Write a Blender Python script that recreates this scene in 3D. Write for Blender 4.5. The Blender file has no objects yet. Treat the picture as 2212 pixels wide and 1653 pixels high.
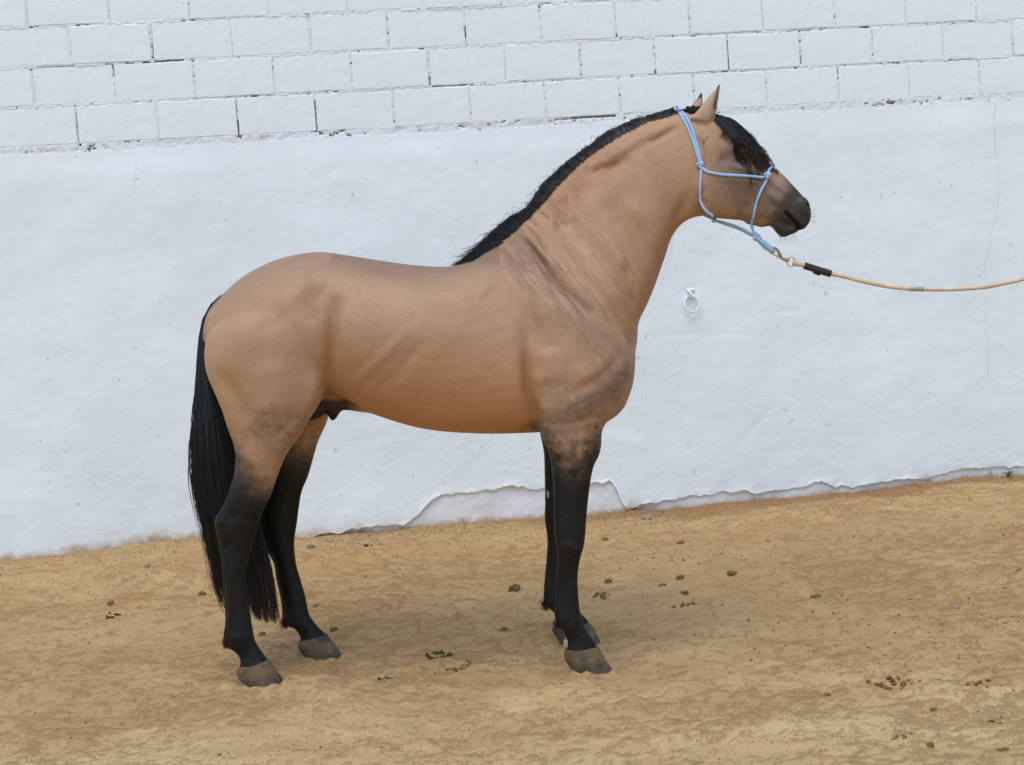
import bpy, bmesh, math, random
import numpy as np
from mathutils import Vector, Matrix
from mathutils.bvhtree import BVHTree
rnd = random.Random(7); RS = np.random.RandomState(11)
S = bpy.context.scene
COL = S.collection

# ------------------------------------------------------------------ camera
FPX, PITCH, ROLL, CAMZ = 3612.0, 0.0555, 0.069, 1.42      # focal length in pixels of a 2212 px wide frame
cp, sp = math.cos(PITCH), math.sin(PITCH)
_F = np.array([0, cp, -sp]); _r0 = np.array([1., 0, 0]); _u0 = np.array([0, sp, cp])
_R = math.cos(ROLL) * _r0 - math.sin(ROLL) * _u0
_U = math.sin(ROLL) * _r0 + math.cos(ROLL) * _u0
CP = np.array([0, 0, CAMZ])
cam = bpy.data.cameras.new('camera'); camo = bpy.data.objects.new('camera', cam); COL.objects.link(camo)
camo.matrix_world = Matrix(((_R[0], _U[0], -_F[0], 0), (_R[1], _U[1], -_F[1], 0), (_R[2], _U[2], -_F[2], CAMZ), (0, 0, 0, 1)))
cam.sensor_width = 36; cam.lens = FPX / 2212 * 36; cam.clip_start = 0.05; cam.clip_end = 2000
S.camera = camo
# ------------------------------------------------------------------ light
w = bpy.data.worlds.new('World'); S.world = w; w.use_nodes = True
wn = w.node_tree; bg = wn.nodes['Background']; bg.inputs[1].default_value = 0.15
sky = wn.nodes.new('ShaderNodeTexSky'); sky.sky_type = 'NISHITA'; sky.sun_disc = False
SUN_EL, SUN_AZ = math.radians(66), math.radians(200)      # azimuth clockwise from +Y (behind and left of the camera)
sky.sun_elevation = SUN_EL; sky.sun_rotation = SUN_AZ; sky.air_density = 1.0; sky.dust_density = 0.6; sky.ozone_density = 2.0
wn.links.new(sky.outputs[0], bg.inputs[0])
sun = bpy.data.lights.new('overcast_sun', 'SUN'); sun.energy = 1.8; sun.angle = math.radians(55); sun.color = (1, .97, .93)
suno = bpy.data.objects.new('overcast_sun', sun); COL.objects.link(suno)
sd = Vector((math.sin(SUN_AZ) * math.cos(SUN_EL), math.cos(SUN_AZ) * math.cos(SUN_EL), math.sin(SUN_EL)))
suno.rotation_euler = sd.to_track_quat('Z', 'Y').to_euler()
S.view_settings.view_transform = 'Standard'; S.view_settings.look = 'None'; S.view_settings.gamma = 1
S.view_settings.exposure = 0.43; S.view_settings.use_curve_mapping = False
S.render.engine = 'CYCLES'

# ------------------------------------------------------------------ measuring helpers
def ray(px, py):
    return _F + (px - 1106) / FPX * _R - (py - 826.5) / FPX * _U
def at(px, py, dy=0.0):                      # point on the (slightly yawed) midline plane of the horse, dy metres beyond it
    d = ray(px, py); t = (6.245 + dy) / (d[1] + .07 * d[0]); return CP + d * t
WY, WYAW = 8.7965, 0.1394
TW, CW, SW = math.tan(WYAW), math.cos(WYAW), math.sin(WYAW)
def on_wall(px, py):                         # (s, z) on the wall plane
    d = ray(px, py); q = CP + d * WY / (d[1] - TW * d[0]); return q[0] / CW, q[2]
GPX = [(0,1212),(100,1200),(215,1188),(300,1172),(430,1160),(640,1160),(760,1150),(830,1149),(878,1141),(941,1135),(1016,1127),(1107,1122),(1173,1120),(1272,1112),(1350,1103),(1377,1101),(1426,1103),(1471,1098),(1611,1083),(1666,1079),(1801,1067),(1883,1061),(1978,1046),(2095,1032),(2212,1026)]
G = np.array([on_wall(*p) for p in GPX])
def gwall(s):
    return np.interp(s, G[:, 0], G[:, 1])
def sstep(a, b, x):
    t = np.clip((x - a) / (b - a), 0, 1); return t * t * (3 - 2 * t)
def vnoise(x, y, seed):
    r = np.random.RandomState(seed).rand(256, 256)
    xi = np.floor(x).astype(int); yi = np.floor(y).astype(int); fx = x - xi; fy = y - yi
    fx = fx * fx * fx * (fx * (fx * 6 - 15) + 10); fy = fy * fy * fy * (fy * (fy * 6 - 15) + 10)
    a = r[xi & 255, yi & 255]; b = r[(xi + 1) & 255, yi & 255]; c = r[xi & 255, (yi + 1) & 255]; d = r[(xi + 1) & 255, (yi + 1) & 255]
    return (a * (1 - fx) + b * fx) * (1 - fy) + (c * (1 - fx) + d * fx) * fy - .5
def fbm(x, y, seed, oct=4, gain=.5):
    o = 0; a = 1.
    for i in range(oct):
        ang = .6 * i; X = x * math.cos(ang) - y * math.sin(ang); Y = x * math.sin(ang) + y * math.cos(ang)
        o = o + a * vnoise(X + 37.3 * i, Y + 11.7 * i, seed + i); x = x * 2.03; y = y * 2.03; a *= gain
    return o
PRINTS = []                                   # hoof marks and feet: x, y, radius, depth
def ground_z(x, y, fine=True):
    x = np.asarray(x, float); y = np.asarray(y, float)
    def lin(yy): return np.where(yy > 6.05, .08 * (yy - 6.05), .035 * (yy - 6.05))
    yw = WY + TW * x; dw = (yw - y) * CW; s = x / CW
    z = lin(np.minimum(y, 9.5)) + (gwall(s) - lin(yw)) * np.exp(-(dw / .42) ** 2) * (np.abs(dw) < 1.6)
    if fine:
        k = np.clip(1 - np.exp(-(dw / .25) ** 2), .15, 1) * sstep(14, 10, y) * sstep(16, 9, np.abs(x))
        n = .028 * fbm(x * 1.3, y * 1.6, 3, 3) + .024 * fbm(x * 3.4, y * 6.5, 21, 3) + .0105 * fbm(x * 14, y * 20, 33, 4)
        r = np.abs(fbm(x * 5.0, y * 10, 51, 3)); n = n - .006 * np.clip(.10 - r, 0, 1) / .10
        c = fbm(x * 30, y * 40, 61, 2); n = n + .012 * np.clip(c - .08, 0, .4) + .0042 * fbm(x * 45, y * 60, 71, 3) + .006 * np.clip(fbm(x * 9, y * 14, 81, 3) - .1, 0, 1)
        calm = np.ones_like(x)
        for (hx, hy, hr, hd, flat) in PRINTS:
            q = np.exp(-(((x - hx) / hr) ** 2 + ((y - hy) / (hr * .8)) ** 2) ** 2)
            if flat: calm = calm * (1 - .85 * q)
        z = z + n * k * calm
        for (hx, hy, hr, hd, flat) in PRINTS:
            d2 = np.sqrt(((x - hx) / hr) ** 2 + ((y - hy) / (hr * .8)) ** 2)
            z = z - hd * np.exp(-d2 ** 4) + hd * .55 * np.exp(-((d2 - 1.35) / .32) ** 2) if not flat else z + .009 * np.exp(-((d2 - .92) / .22) ** 2) * (1 + .8 * np.sin(x * 90) * np.sin(y * 70))
    return z
def on_ground(px, py):
    d = ray(px, py); t = 3.0
    lo, hi = 3.0, 9.2
    for _ in range(40):
        m = (lo + hi) / 2; q = CP + d * m
        if q[2] > ground_z(q[0], q[1], False): lo = m
        else: hi = m
    return CP + d * lo

# ------------------------------------------------------------------ object helpers
def link(name, me, mat=None, parent=None, smooth=True):
    o = bpy.data.objects.new(name, me); COL.objects.link(o)
    if mat is not None and len(me.materials) == 0: me.materials.append(mat)
    if parent is not None:
        o.parent = parent; o.matrix_parent_inverse = parent.matrix_world.inverted() if False else Matrix()
    return o
def mesh(name, v, f, smooth=True, uv=None, attrs=None):
    me = bpy.data.meshes.new(name); v = np.asarray(v, dtype=np.float32)
    if isinstance(f, np.ndarray):
        n, k = f.shape
        me.vertices.add(len(v)); me.vertices.foreach_set('co', v.ravel())
        me.loops.add(n * k); me.loops.foreach_set('vertex_index', f.astype(np.int32).ravel())
        me.polygons.add(n); me.polygons.foreach_set('loop_start', np.arange(0, n * k, k, dtype=np.int32))
        me.polygons.foreach_set('loop_total', np.full(n, k, dtype=np.int32)); me.update(calc_edges=True)
    else:
        me.from_pydata([tuple(p) for p in v], [], [tuple(int(i) for i in q) for q in f])
    if smooth: me.polygons.foreach_set('use_smooth', [True] * len(me.polygons))
    if attrs:
        for k2, arr in attrs.items(): set_attr(me, k2, arr)
    me.update(); return me
def set_attr(me, name, arr):
    arr = np.asarray(arr, dtype=np.float32)
    if arr.ndim == 1:
        a = me.attributes.new(name, 'FLOAT', 'POINT'); a.data.foreach_set('value', arr)
    else:
        a = me.color_attributes.new(name, 'FLOAT_COLOR', 'POINT')
        c = np.ones((len(arr), 4), dtype=np.float32); c[:, :3] = arr[:, :3]; a.data.foreach_set('color', c.ravel())
def grid_faces(nu, nv, wrap_u=False):
    i = np.arange(nv - 1)[:, None] * nu; j = np.arange(nu if wrap_u else nu - 1)[None, :]; j2 = (j + 1) % nu
    return np.stack([i + j, i + j2, i + nu + j2, i + nu + j], -1).reshape(-1, 4)
def empty(name, loc, label=None, cat=None, group=None, kind=None, rz=0):
    o = bpy.data.objects.new(name, None); COL.objects.link(o); o.location = tuple(float(c) for c in loc); o.rotation_euler = (0, 0, rz)
    o.empty_display_size = .1
    return tag(o, label, cat, group, kind)
def tag(o, label=None, cat=None, group=None, kind=None):
    if label: o['label'] = label
    if cat: o['category'] = cat
    if group: o['group'] = group
    if kind: o['kind'] = kind
    return o

# ------------------------------------------------------------------ materials
class M:
    def __init__(s, name, rough=.8, spec=.3):
        s.m = bpy.data.materials.new(name); s.m.use_nodes = True; s.t = s.m.node_tree
        s.b = s.t.nodes['Principled BSDF']; s.b.inputs['Roughness'].default_value = rough; s.b.inputs['Specular IOR Level'].default_value = spec
        s.co = None
    def n(s, typ, **k):
        nd = s.t.nodes.new(typ)
        for a, v in k.items(): setattr(nd, a, v)
        return nd
    def l(s, a, b): s.t.links.new(a, b)
    def coord(s, scale=(1, 1, 1), kind='Object', rot=(0, 0, 0)):
        c = s.n('ShaderNodeTexCoord'); mp = s.n('ShaderNodeMapping'); mp.inputs['Scale'].default_value = scale; mp.inputs['Rotation'].default_value = rot
        s.l(c.outputs[kind], mp.inputs[0]); return mp.outputs[0]
    def noise(s, scale, detail=4, rough=.55, vec=None, dist=0):
        nd = s.n('ShaderNodeTexNoise'); nd.inputs['Scale'].default_value = scale; nd.inputs['Detail'].default_value = detail
        nd.inputs['Roughness'].default_value = rough; nd.inputs['Distortion'].default_value = dist
        s.l(vec if vec is not None else s.coord(), nd.inputs['Vector']); return nd.outputs[0]
    def ramp(s, fac, stops):
        r = s.n('ShaderNodeValToRGB'); e = r.color_ramp.elements
        while len(e) < len(stops): e.new(.5)
        for x, (p, c) in zip(e, stops): x.position = p; x.color = (*c, 1) if len(c) == 3 else c
        s.l(fac, r.inputs[0]); return r.outputs[0]
    def rampf(s, fac, a, b, va=0., vb=1.):
        r = s.n('ShaderNodeMapRange'); r.inputs[1].default_value = a; r.inputs[2].default_value = b; r.inputs[3].default_value = va; r.inputs[4].default_value = vb
        s.l(fac, r.inputs[0]); return r.outputs[0]
    def mix(s, fac, a, b, blend='MIX'):
        x = s.n('ShaderNodeMix', data_type='RGBA', blend_type=blend)
        for sock, v in ((x.inputs[0], fac), (x.inputs[6], a), (x.inputs[7], b)):
            if hasattr(v, 'is_output'): s.l(v, sock)
            else: sock.default_value = v if isinstance(v, float) else (*v, 1)
        return x.outputs[2]
    def math(s, op, a, b=0.):
        x = s.n('ShaderNodeMath', operation=op)
        for sock, v in ((x.inputs[0], a), (x.inputs[1], b)):
            if hasattr(v, 'is_output'): s.l(v, sock)
            else: sock.default_value = v
        return x.outputs[0]
    def attr(s, name, fac=False):
        a = s.n('ShaderNodeAttribute'); a.attribute_name = name; return a.outputs['Fac'] if fac else a.outputs['Color']
    def col(s, c):
        if hasattr(c, 'is_output'): s.l(c, s.b.inputs['Base Color'])
        else: s.b.inputs['Base Color'].default_value = (*c, 1)
    def bump(s, h, strength=.5, dist=.01):
        b = s.n('ShaderNodeBump'); b.inputs['Strength'].default_value = strength; b.inputs['Distance'].default_value = dist
        s.l(h, b.inputs['Height'])
        if s.b.inputs['Normal'].is_linked: s.l(s.b.inputs['Normal'].links[0].from_socket, b.inputs['Normal'])
        s.l(b.outputs[0], s.b.inputs['Normal'])

# sand
m = M('sand', .95, .12); SAND = m.m
scf = m.attr('scuff', True); big = m.noise(1.1, 4, .6, m.coord((1, 2.0, 1))); med = m.noise(6, 5, .6, m.coord((1, 1.8, 1))); fin = m.noise(170, 3, .7); grit = m.noise(420, 2, .6)
c = m.mix(m.rampf(big, .35, .68), (.665, .435, .192), (.78, .565, .272))
c = m.mix(m.rampf(med, .52, .75, 0, .22), c, (.42, .25, .11))
c = m.mix(m.rampf(fin, .35, .70, 0, .42), c, (.60, .43, .22))
c = m.mix(m.rampf(fin, .58, .68, 0, .55), c, (.20, .12, .06))
g2 = m.noise(95, 5, .78, m.coord((1, 1.4, 1))); g3 = m.noise(95, 2, .5, m.coord((1, 1.3, 1), rot=(0, 0, .4)))
c = m.mix(m.rampf(g2, .55, .66, 0, .38), c, (.32, .19, .09)); c = m.mix(m.rampf(g2, .46, .30, 0, .5), c, (.62, .46, .26))
c = m.mix(m.rampf(g3, .66, .71, 0, .7), c, (.66, .58, .44)); c = m.mix(m.rampf(g3, .33, .28, 0, .6), c, (.13, .08, .045))
rdg = m.noise(17, 6, .65, m.coord((1, 2.1, 1)), .6); c = m.mix(m.rampf(rdg, .58, .72, 0, .16), c, (.36, .22, .10))
c = m.mix(m.math('MULTIPLY', scf, .62), c, m.mix(m.rampf(fin, .4, .6), (.24, .135, .055), (.42, .26, .125)))
c = m.mix(m.attr('damp', True), c, m.mix(m.rampf(grit, .4, .62), (.29, .145, .054), (.43, .235, .095)))
c = m.mix(m.rampf(grit, .66, .74, 0, .6), c, (.60, .53, .43))
m.col(c); m.bump(grit, .5, .002); m.bump(fin, .6, .005); m.bump(g2, .8, .014); m.bump(rdg, .25, .02)
# whitewash family
def whitewash(name, base, stain, hattr=False):
    m = M(name, .88, .15)
    n1 = m.noise(1.3, 4, .6); n2 = m.noise(14, 5, .65); n3 = m.noise(90, 3, .6)
    c = m.mix(m.rampf(n1, .35, .65), base, tuple(x * .93 for x in base))
    c = m.mix(m.rampf(n2, .62, .78, 0, .22), c, (.64, .63, .60))
    sp_ = m.noise(32, 2, .4)
    c = m.mix(m.rampf(sp_, .735, .76, 0, .55), c, (.47, .43, .37))
    if hattr:
        h = m.attr('hgt', True); wob = m.noise(9, 5, .7); hh = m.math('ADD', h, m.math('MULTIPLY', m.math('SUBTRACT', wob, .5), .16))
        c = m.mix(m.rampf(hh, .13, .0, 0, .30), c, (.56, .49, .40))
        c = m.mix(m.rampf(hh, .045, -.015, 0, .9), c, (.40, .26, .145))
    m.col(c); m.bump(n3, .30, .002)
    if hattr: m.bump(n2, .16, .005); m.bump(m.noise(30, 5, .6, m.coord((1, 1, 2.2), rot=(0, .35, 0))), .16, .004)
    return m
PLASTER = whitewash('whitewashed_plaster', (.78, .828, .835), None, True).m
BLOCKM = whitewash('whitewashed_block', (.77, .815, .825), None).m
m = M('exposed_render', .92, .1)
c = m.mix(m.rampf(m.noise(5, 5, .6), .35, .65), (.76, .77, .765), (.68, .685, .68)); h = m.attr('hgt', True)
hh = m.math('ADD', h, m.math('MULTIPLY', m.math('SUBTRACT', m.noise(14, 5, .7), .5), .09))
c = m.mix(m.rampf(hh, .06, .0, 0, .4), c, (.60, .52, .42)); c = m.mix(m.rampf(hh, .025, -.01, 0, .95), c, (.40, .25, .14))
m.col(c); m.bump(m.noise(60, 4, .6), .5, .004); m.bump(m.noise(14, 4, .6), .4, .008); RENDERM = m.m
m = M('mortar', .95, .1); pit = m.attr('pit', True)
c = m.mix(m.rampf(m.noise(40, 4, .6), .4, .62), (.74, .765, .79), (.67, .67, .665))
c = m.mix(m.rampf(pit, .35, .8), c, (.30, .27, .24))
c = m.mix(m.attr('rust', True), c, (.40, .25, .13))
m.col(c); m.bump(m.noise(130, 3, .7), .6, .004); MORTAR = m.m
m = M('crack_dark', .95, .05); m.col((.33, .32, .30)); CRACK = m.m
m = M('crack_hair', .95, .05); m.col((.50, .49, .47)); HAIRCRACK = m.m
# coat
m = M('horse_coat', .50, .25); m.b.inputs['Sheen Weight'].default_value = 0
c = m.attr('coat'); hs = m.noise(210, 3, .65, m.coord((.22, 1, 1), rot=(0, .45, 0))); spk = m.noise(150, 3, .7); mot = m.noise(9, 4, .6)
c = m.mix(m.rampf(mot, .38, .66, 0, .18), c, m.mix(1., c, (.80, .72, .66), 'MULTIPLY'))
c = m.mix(m.rampf(spk, .40, .66, 0, .38), c, m.mix(1., c, (.70, .63, .58), 'MULTIPLY'))
c = m.mix(m.rampf(hs, .35, .7, 0, .30), c, m.mix(1., c, (1.35, 1.35, 1.36), 'MULTIPLY'))
m.col(c); m.bump(hs, .32, .0016); m.bump(m.noise(22, 4, .55, m.coord((.5, 1, 1))), .18, .006); COAT = m.m
m = M('hoof_horn', .6, .2)
zz = m.n('ShaderNodeTexWave'); zz.wave_type = 'BANDS'; zz.bands_direction = 'Z'; zz.inputs['Scale'].default_value = 22; zz.inputs['Distortion'].default_value = 5; zz.inputs['Detail'].default_value = 3
zz.inputs['Detail Scale'].default_value = .6; m.l(m.coord((.35, .35, 1), rot=(0, .5, 0)), zz.inputs[0])
c = m.mix(m.rampf(zz.outputs[0], .1, .9, .25, .7), (.060, .051, .036), (.090, .072, .045)); c = m.mix(m.rampf(m.noise(19, 5), .42, .62, 0, .8), c, (.165, .108, .050))
c = m.mix(m.rampf(m.noise(9, 3, .5, m.coord((1, 1, 2))), .50, .62, 0, .85), c, (.038, .038, .034))
hb = m.attr('low', True); c = m.mix(m.math('MULTIPLY', hb, .85), c, (.36, .24, .12))
m.col(c); m.bump(zz.outputs[0], .12, .0015); m.bump(m.noise(80, 3), .3, .002); HOOF = m.m
def hairmat(name, c1, c2, rough=.38):
    m = M(name, rough, .45); f = m.attr('tone', True); m.col(m.mix(f, c1, c2)); return m.m
HAIRB = hairmat('black_hair', (.010, .010, .011), (.030, .028, .028)); HAIRM = hairmat('mane_hair', (.011, .012, .014), (.34, .30, .26), .42)
HAIRF = hairmat('forelock_hair', (.009, .008, .008), (.060, .024, .014)); HAIRT = hairmat('tail_hair', (.0085, .0085, .0095), (.045, .021, .015))
m = M('eye', .08, .6); m.col((.01, .007, .005)); EYE = m.m
m = M('chestnut_horn', .9, .1); m.col(m.mix(m.rampf(m.noise(90, 4), .4, .6), (.26, .21, .135), (.40, .34, .24))); m.bump(m.noise(120, 3), .6, .003); CHEST = m.m
m = M('blue_rope', .85, .15)
uvn = m.n('ShaderNodeUVMap'); mp = m.n('ShaderNodeMapping'); m.l(uvn.outputs[0], mp.inputs[0]); 
wv = m.n('ShaderNodeTexWave'); wv.wave_type = 'BANDS'; wv.bands_direction = 'DIAGONAL'; wv.inputs['Scale'].default_value = 1.0; m.l(mp.outputs[0], wv.inputs[0]); mp.inputs['Scale'].default_value = (3.1416, 3.1416, 0)
c = m.mix(m.rampf(wv.outputs[0], .42, .62), (.17, .36, .68), (.50, .62, .72)); c = m.mix(m.rampf(m.noise(110, 3), .45, .65, 0, .5), c, (.30, .42, .58))
m.col(c); m.bump(wv.outputs[0], .5, .001); m.bump(m.noise(500, 2), .4, .001); BLUE = m.m
m = M('cream_rope', .9, .12)
uvn = m.n('ShaderNodeUVMap'); wv = m.n('ShaderNodeTexWave'); wv.bands_direction = 'DIAGONAL'; wv.inputs['Scale'].default_value = 3.0; m.l(uvn.outputs[0], wv.inputs[0])
c = m.mix(m.rampf(m.noise(25, 4), .4, .65), (.66, .53, .37), (.56, .40, .25)); m.col(m.mix(m.rampf(wv.outputs[0], .3, .7, 0, .2), c, (.45, .33, .2))); m.bump(wv.outputs[0], .4, .001); CREAM = m.m
m = M('tape_grey', .8, .2); m.col(m.mix(m.rampf(m.noise(60, 3), .42, .6), (.22, .22, .17), (.42, .36, .26))); TAPE = m.m
m = M('dark_leather', .55, .35); m.col(m.mix(m.noise(30, 4), (.018, .010, .008), (.040, .022, .017))); m.bump(m.noise(150, 3), .3, .001); LEATHER = m.m
m = M('old_brass', .35, .5); m.b.inputs['Metallic'].default_value = .9; m.col(m.mix(m.noise(60, 3), (.30, .22, .14), (.50, .42, .30))); BRASS = m.m
m = M('painted_iron', .6, .3); m.col(m.mix(m.rampf(m.noise(45, 3), .6, .75), (.72, .745, .75), (.55, .50, .42))); IRON = m.m
m = M('pebbles', .9, .2); m.col(m.attr('tint')); PEB = m.m
def dungmat(name, a, b):
    m = M(name, .95, .1); n = m.noise(38, 5, .7); m.col(m.mix(m.rampf(n, .38, .62), a, b)); m.bump(n, .9, .012); m.bump(m.noise(150, 3), .6, .004); return m.m
DUNG = dungmat('dry_dung', (.25, .14, .055), (.47, .30, .14)); DUNGG = dungmat('green_dung', (.10, .075, .022), (.26, .18, .065))
CLOD = dungmat('earth_clod', (.20, .115, .052), (.38, .245, .130)); STONE = dungmat('pale_stone', (.44, .38, .28), (.66, .58, .45)); STONEG = dungmat('grey_stone', (.34, .26, .17), (.50, .40, .28))
m = M('weed_leaf', .6, .3); m.col(m.mix(m.noise(40), (.035, .075, .018), (.07, .12, .035))); LEAF = m.m

# ================================================================== GROUND
HOOF_PX = {'nf': (1282, 1452), 'nh': (577, 1480), 'ff': (1250, 1392), 'fh': (700, 1421)}
HG = {k: on_ground(*v) for k, v in HOOF_PX.items()}
for k, q in HG.items(): PRINTS.append((q[0], q[1], .085, .004, True))
for px, py, r, dpt in [(860,1330,.09,.014),(960,1440,.10,.016),(1500,1225,.1,.012),(1640,1170,.13,.02),(1700,1415,.12,.016),(330,1365,.12,.016),(170,1255,.1,.012),(420,1500,.12,.014),(760,1570,.13,.02),(1120,1400,.1,.016),(1190,1470,.12,.014),(1350,1330,.12,.012),(1450,1500,.14,.014),(1900,1370,.13,.014),(2050,1230,.12,.014),(1920,1480,.11,.012),(800,1260,.11,.012),(240,1450,.12,.014),(900,1500,.12,.012),(1600,1560,.13,.012),(690,1510,.1,.010),(1000,1600,.12,.015),(2120,1480,.1,.012),(1030,1230,.1,.012),(120,1330,.1,.012)]:
    q = on_ground(px, py); PRINTS.append((q[0], q[1], r * .8, dpt, False))
def axis(a, b, step, far, grow=1.35):
    c = list(np.arange(a, b, step)); d = step; lo = [a]; hi = [c[-1]]
    while hi[-1] < far: d *= grow; hi.append(hi[-1] + d)
    d = step
    while lo[-1] > -far: d *= grow; lo.append(lo[-1] - d)
    return np.array(lo[::-1][:-1] + c + hi[1:])
gx = axis(-2.85, 3.2, .0092, 400); gy = axis(4.35, 9.3, .0098, 400)
X, Y = np.meshgrid(gx, gy); Z = ground_z(X, Y)
sA = fbm(X * 17, Y * 30, 171, 5, .75); sB = fbm(X * 1.3 + 3, Y * 2.0, 172, 3); sC = fbm(X * 24, Y * 40, 173, 4, .65)
inn = sstep(4.3, 4.6, Y) * sstep(9.6, 9.0, Y) * (np.abs(X) < 3.3)
sD = sstep(-.1, 1.6, X - .25 * (Y - 5.5)); scuff = sstep(.34, .44, sA + .55 * sB + .10 * sD) * inn; scuff = np.maximum(scuff, .8 * sstep(.36, .44, sC + .35 * sB + .05 * sD) * inn)
Z = Z + scuff * (.004 + .008 * sC) 
yw = WY + TW * X; dwm = (yw - Y) * CW; sg = X / CW
n_ = fbm(X * 3, Y * 5, 91, 4)
# darker, damp soil: a band along the wall foot on the right, scuffed patches elsewhere
damp = sstep(.55, .12, dwm + .35 * n_) * sstep(-.35, .4, sg + .5 * n_) * .85
damp = np.maximum(damp, sstep(.22, .02, dwm + .15 * n_) * .5)
pn = fbm(X * 1.9 + 5, Y * 3.2, 131, 5, .6); damp = np.maximum(damp, sstep(-.12, .50, fbm(X * .9 + 5, Y * 1.5, 131, 3, .5)) * .40 * sstep(4.9, 5.7, Y + .5 * n_))
for (hx, hy, hr, hd, flat) in PRINTS:
    if not flat: damp = np.maximum(damp, .38 * (1 + .8 * fbm(X * 18, Y * 26, 151, 3)) * np.exp(-(((X - hx) / hr) ** 2 + ((Y - hy) / hr / .7) ** 2)) * (1 + n_))
damp = np.maximum(damp, .44 * sstep(5.1, 6.2, Y + .8 * n_) * (1 + .5 * fbm(X * 7, Y * 11, 161, 4)))
damp = np.clip(damp, 0, .9) * (dwm > -.3)
me = mesh('ground', np.stack([X, Y, Z], -1).reshape(-1, 3), grid_faces(len(gx), len(gy)), attrs={'damp': damp.ravel(), 'scuff': scuff.ravel()})
tag(link('ground', me, SAND), kind='structure')

# ================================================================== WALL
wall = empty('wall', (0, WY, 0), 'long whitewashed wall, rough plaster below and painted concrete blocks above, behind the horse', 'wall', rz=WYAW)
Z0 = CAMZ + .8765; CH = .19954; X0 = -2.1196
def box(bm, x0, x1, y0, y1, z0, z1):
    vs = [bm.verts.new(p) for p in ((x0,y0,z0),(x1,y0,z0),(x1,y1,z0),(x0,y1,z0),(x0,y0,z1),(x1,y0,z1),(x1,y1,z1),(x0,y1,z1))]
    for q in ((0,3,2,1),(4,5,6,7),(0,1,5,4),(1,2,6,5),(2,3,7,6),(3,0,4,7)): bm.faces.new([vs[i] for i in q])
def bmo(name, bm, mat, parent, smooth=False):
    me = bpy.data.meshes.new(name); bm.to_mesh(me); bm.free()
    if smooth: me.polygons.foreach_set('use_smooth', [True] * len(me.polygons))
    return link(name, me, mat, parent)
bm = bmesh.new(); box(bm, -6.4, 8.4, .035, .24, -.6, Z0 + 7 * CH); bmo('wall_core', bm, BLOCKM, wall)
bm = bmesh.new(); box(bm, -6.45, 8.45, -.03, .27, Z0 + 7 * CH + .001, Z0 + 7 * CH + .06); bmo('coping', bm, BLOCKM, wall)
# block variants
def block_mesh(k):
    nu, nv = 17, 10; L, H = .390, .189; r = np.random.RandomState(k)
    u = np.concatenate([[0, .010], np.linspace(.03, .97, nu - 4), [.990, 1]]); v = np.concatenate([[0, .020], np.linspace(.06, .94, nv - 4), [.98, 1]]); U, V = np.meshgrid(u, v)
    x = U * L - L / 2; z = V * H - H / 2
    edge = np.minimum(np.minimum(U, 1 - U) * L, np.minimum(V, 1 - V) * H)
    x = x + (r.rand(nv, 1) - .5) * .004 * (np.abs(U - .5) > .45); z = z + (r.rand(1, nu) - .5) * .004 * (np.abs(V - .5) > .45)
    y = np.where(edge < .001, .0020 + r.rand(nv, nu) * .002, 0) + (r.rand(nv, nu) - .5) * .0012
    fr = np.stack([x, y, z], -1).reshape(-1, 3); f = list(map(tuple, grid_faces(nu, nv)))
    ring = [j for j in range(nu)] + [nu * i + nu - 1 for i in range(1, nv)] + [nu * (nv - 1) + j for j in range(nu - 2, -1, -1)] + [nu * i for i in range(nv - 2, 0, -1)]
    bk = fr[ring].copy(); bk[:, 1] = .036; b0 = len(fr); n = len(ring)
    for i in range(n): f.append((ring[i], b0 + i, b0 + (i + 1) % n, ring[(i + 1) % n]))
    me = mesh('block', np.vstack([fr, bk]), f, smooth=False); me.materials.append(BLOCKM); return me
BM = [block_mesh(k) for k in range(6)]
for k in range(7):
    for i in range(-9, 25):
        x = X0 + .4 * i + .2 - (.2 if k % 2 else 0)
        o = link('block', BM[rnd.randrange(6)], None, wall)
        o.location = (x + rnd.uniform(-.002, .002), rnd.uniform(-.0025, .0025), Z0 + CH * (k + .5) + rnd.uniform(-.0015, .0015)); o.rotation_euler = (0, rnd.uniform(-.004, .004), rnd.uniform(-.005, .005))
# mortar: rough sheet that fills the joints
sx = np.arange(-3.0, 3.25, .0066); sz = np.arange(Z0 - .055, Z0 + 4.0 * CH, .0066); A, B = np.meshgrid(sx, sz)
rough_ = fbm(A * 45, B * 45, 201, 3); big_ = fbm(A * 2.3, B * 4, 211, 3)
row = np.floor((B - Z0) / CH); zr = (B - Z0) - row * CH; dz = np.minimum(np.abs(zr), np.abs(CH - zr))
xo = np.where(row % 2 > .5, -.2, 0.); xr = np.mod(A - X0 - xo, .4); dx = np.minimum(xr, .4 - xr)
jm = np.maximum(sstep(.0078, .0060, dz), sstep(.0078, .0060, dx)) * (B > Z0); jm = np.maximum(jm, (B < Z0 + .006))
fine_ = fbm(A * 110, B * 110, 231, 2)
yy = np.where(jm > .5, .0004 + .0038 * rough_ + .0035 * fine_ + .0022 * (big_ > .1), .0050)
p1 = fbm(A * 40, B * 110, 221, 3); th = .46 - .30 * big_; pit = np.clip((p1 - th) / .08, 0, 1)
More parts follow.
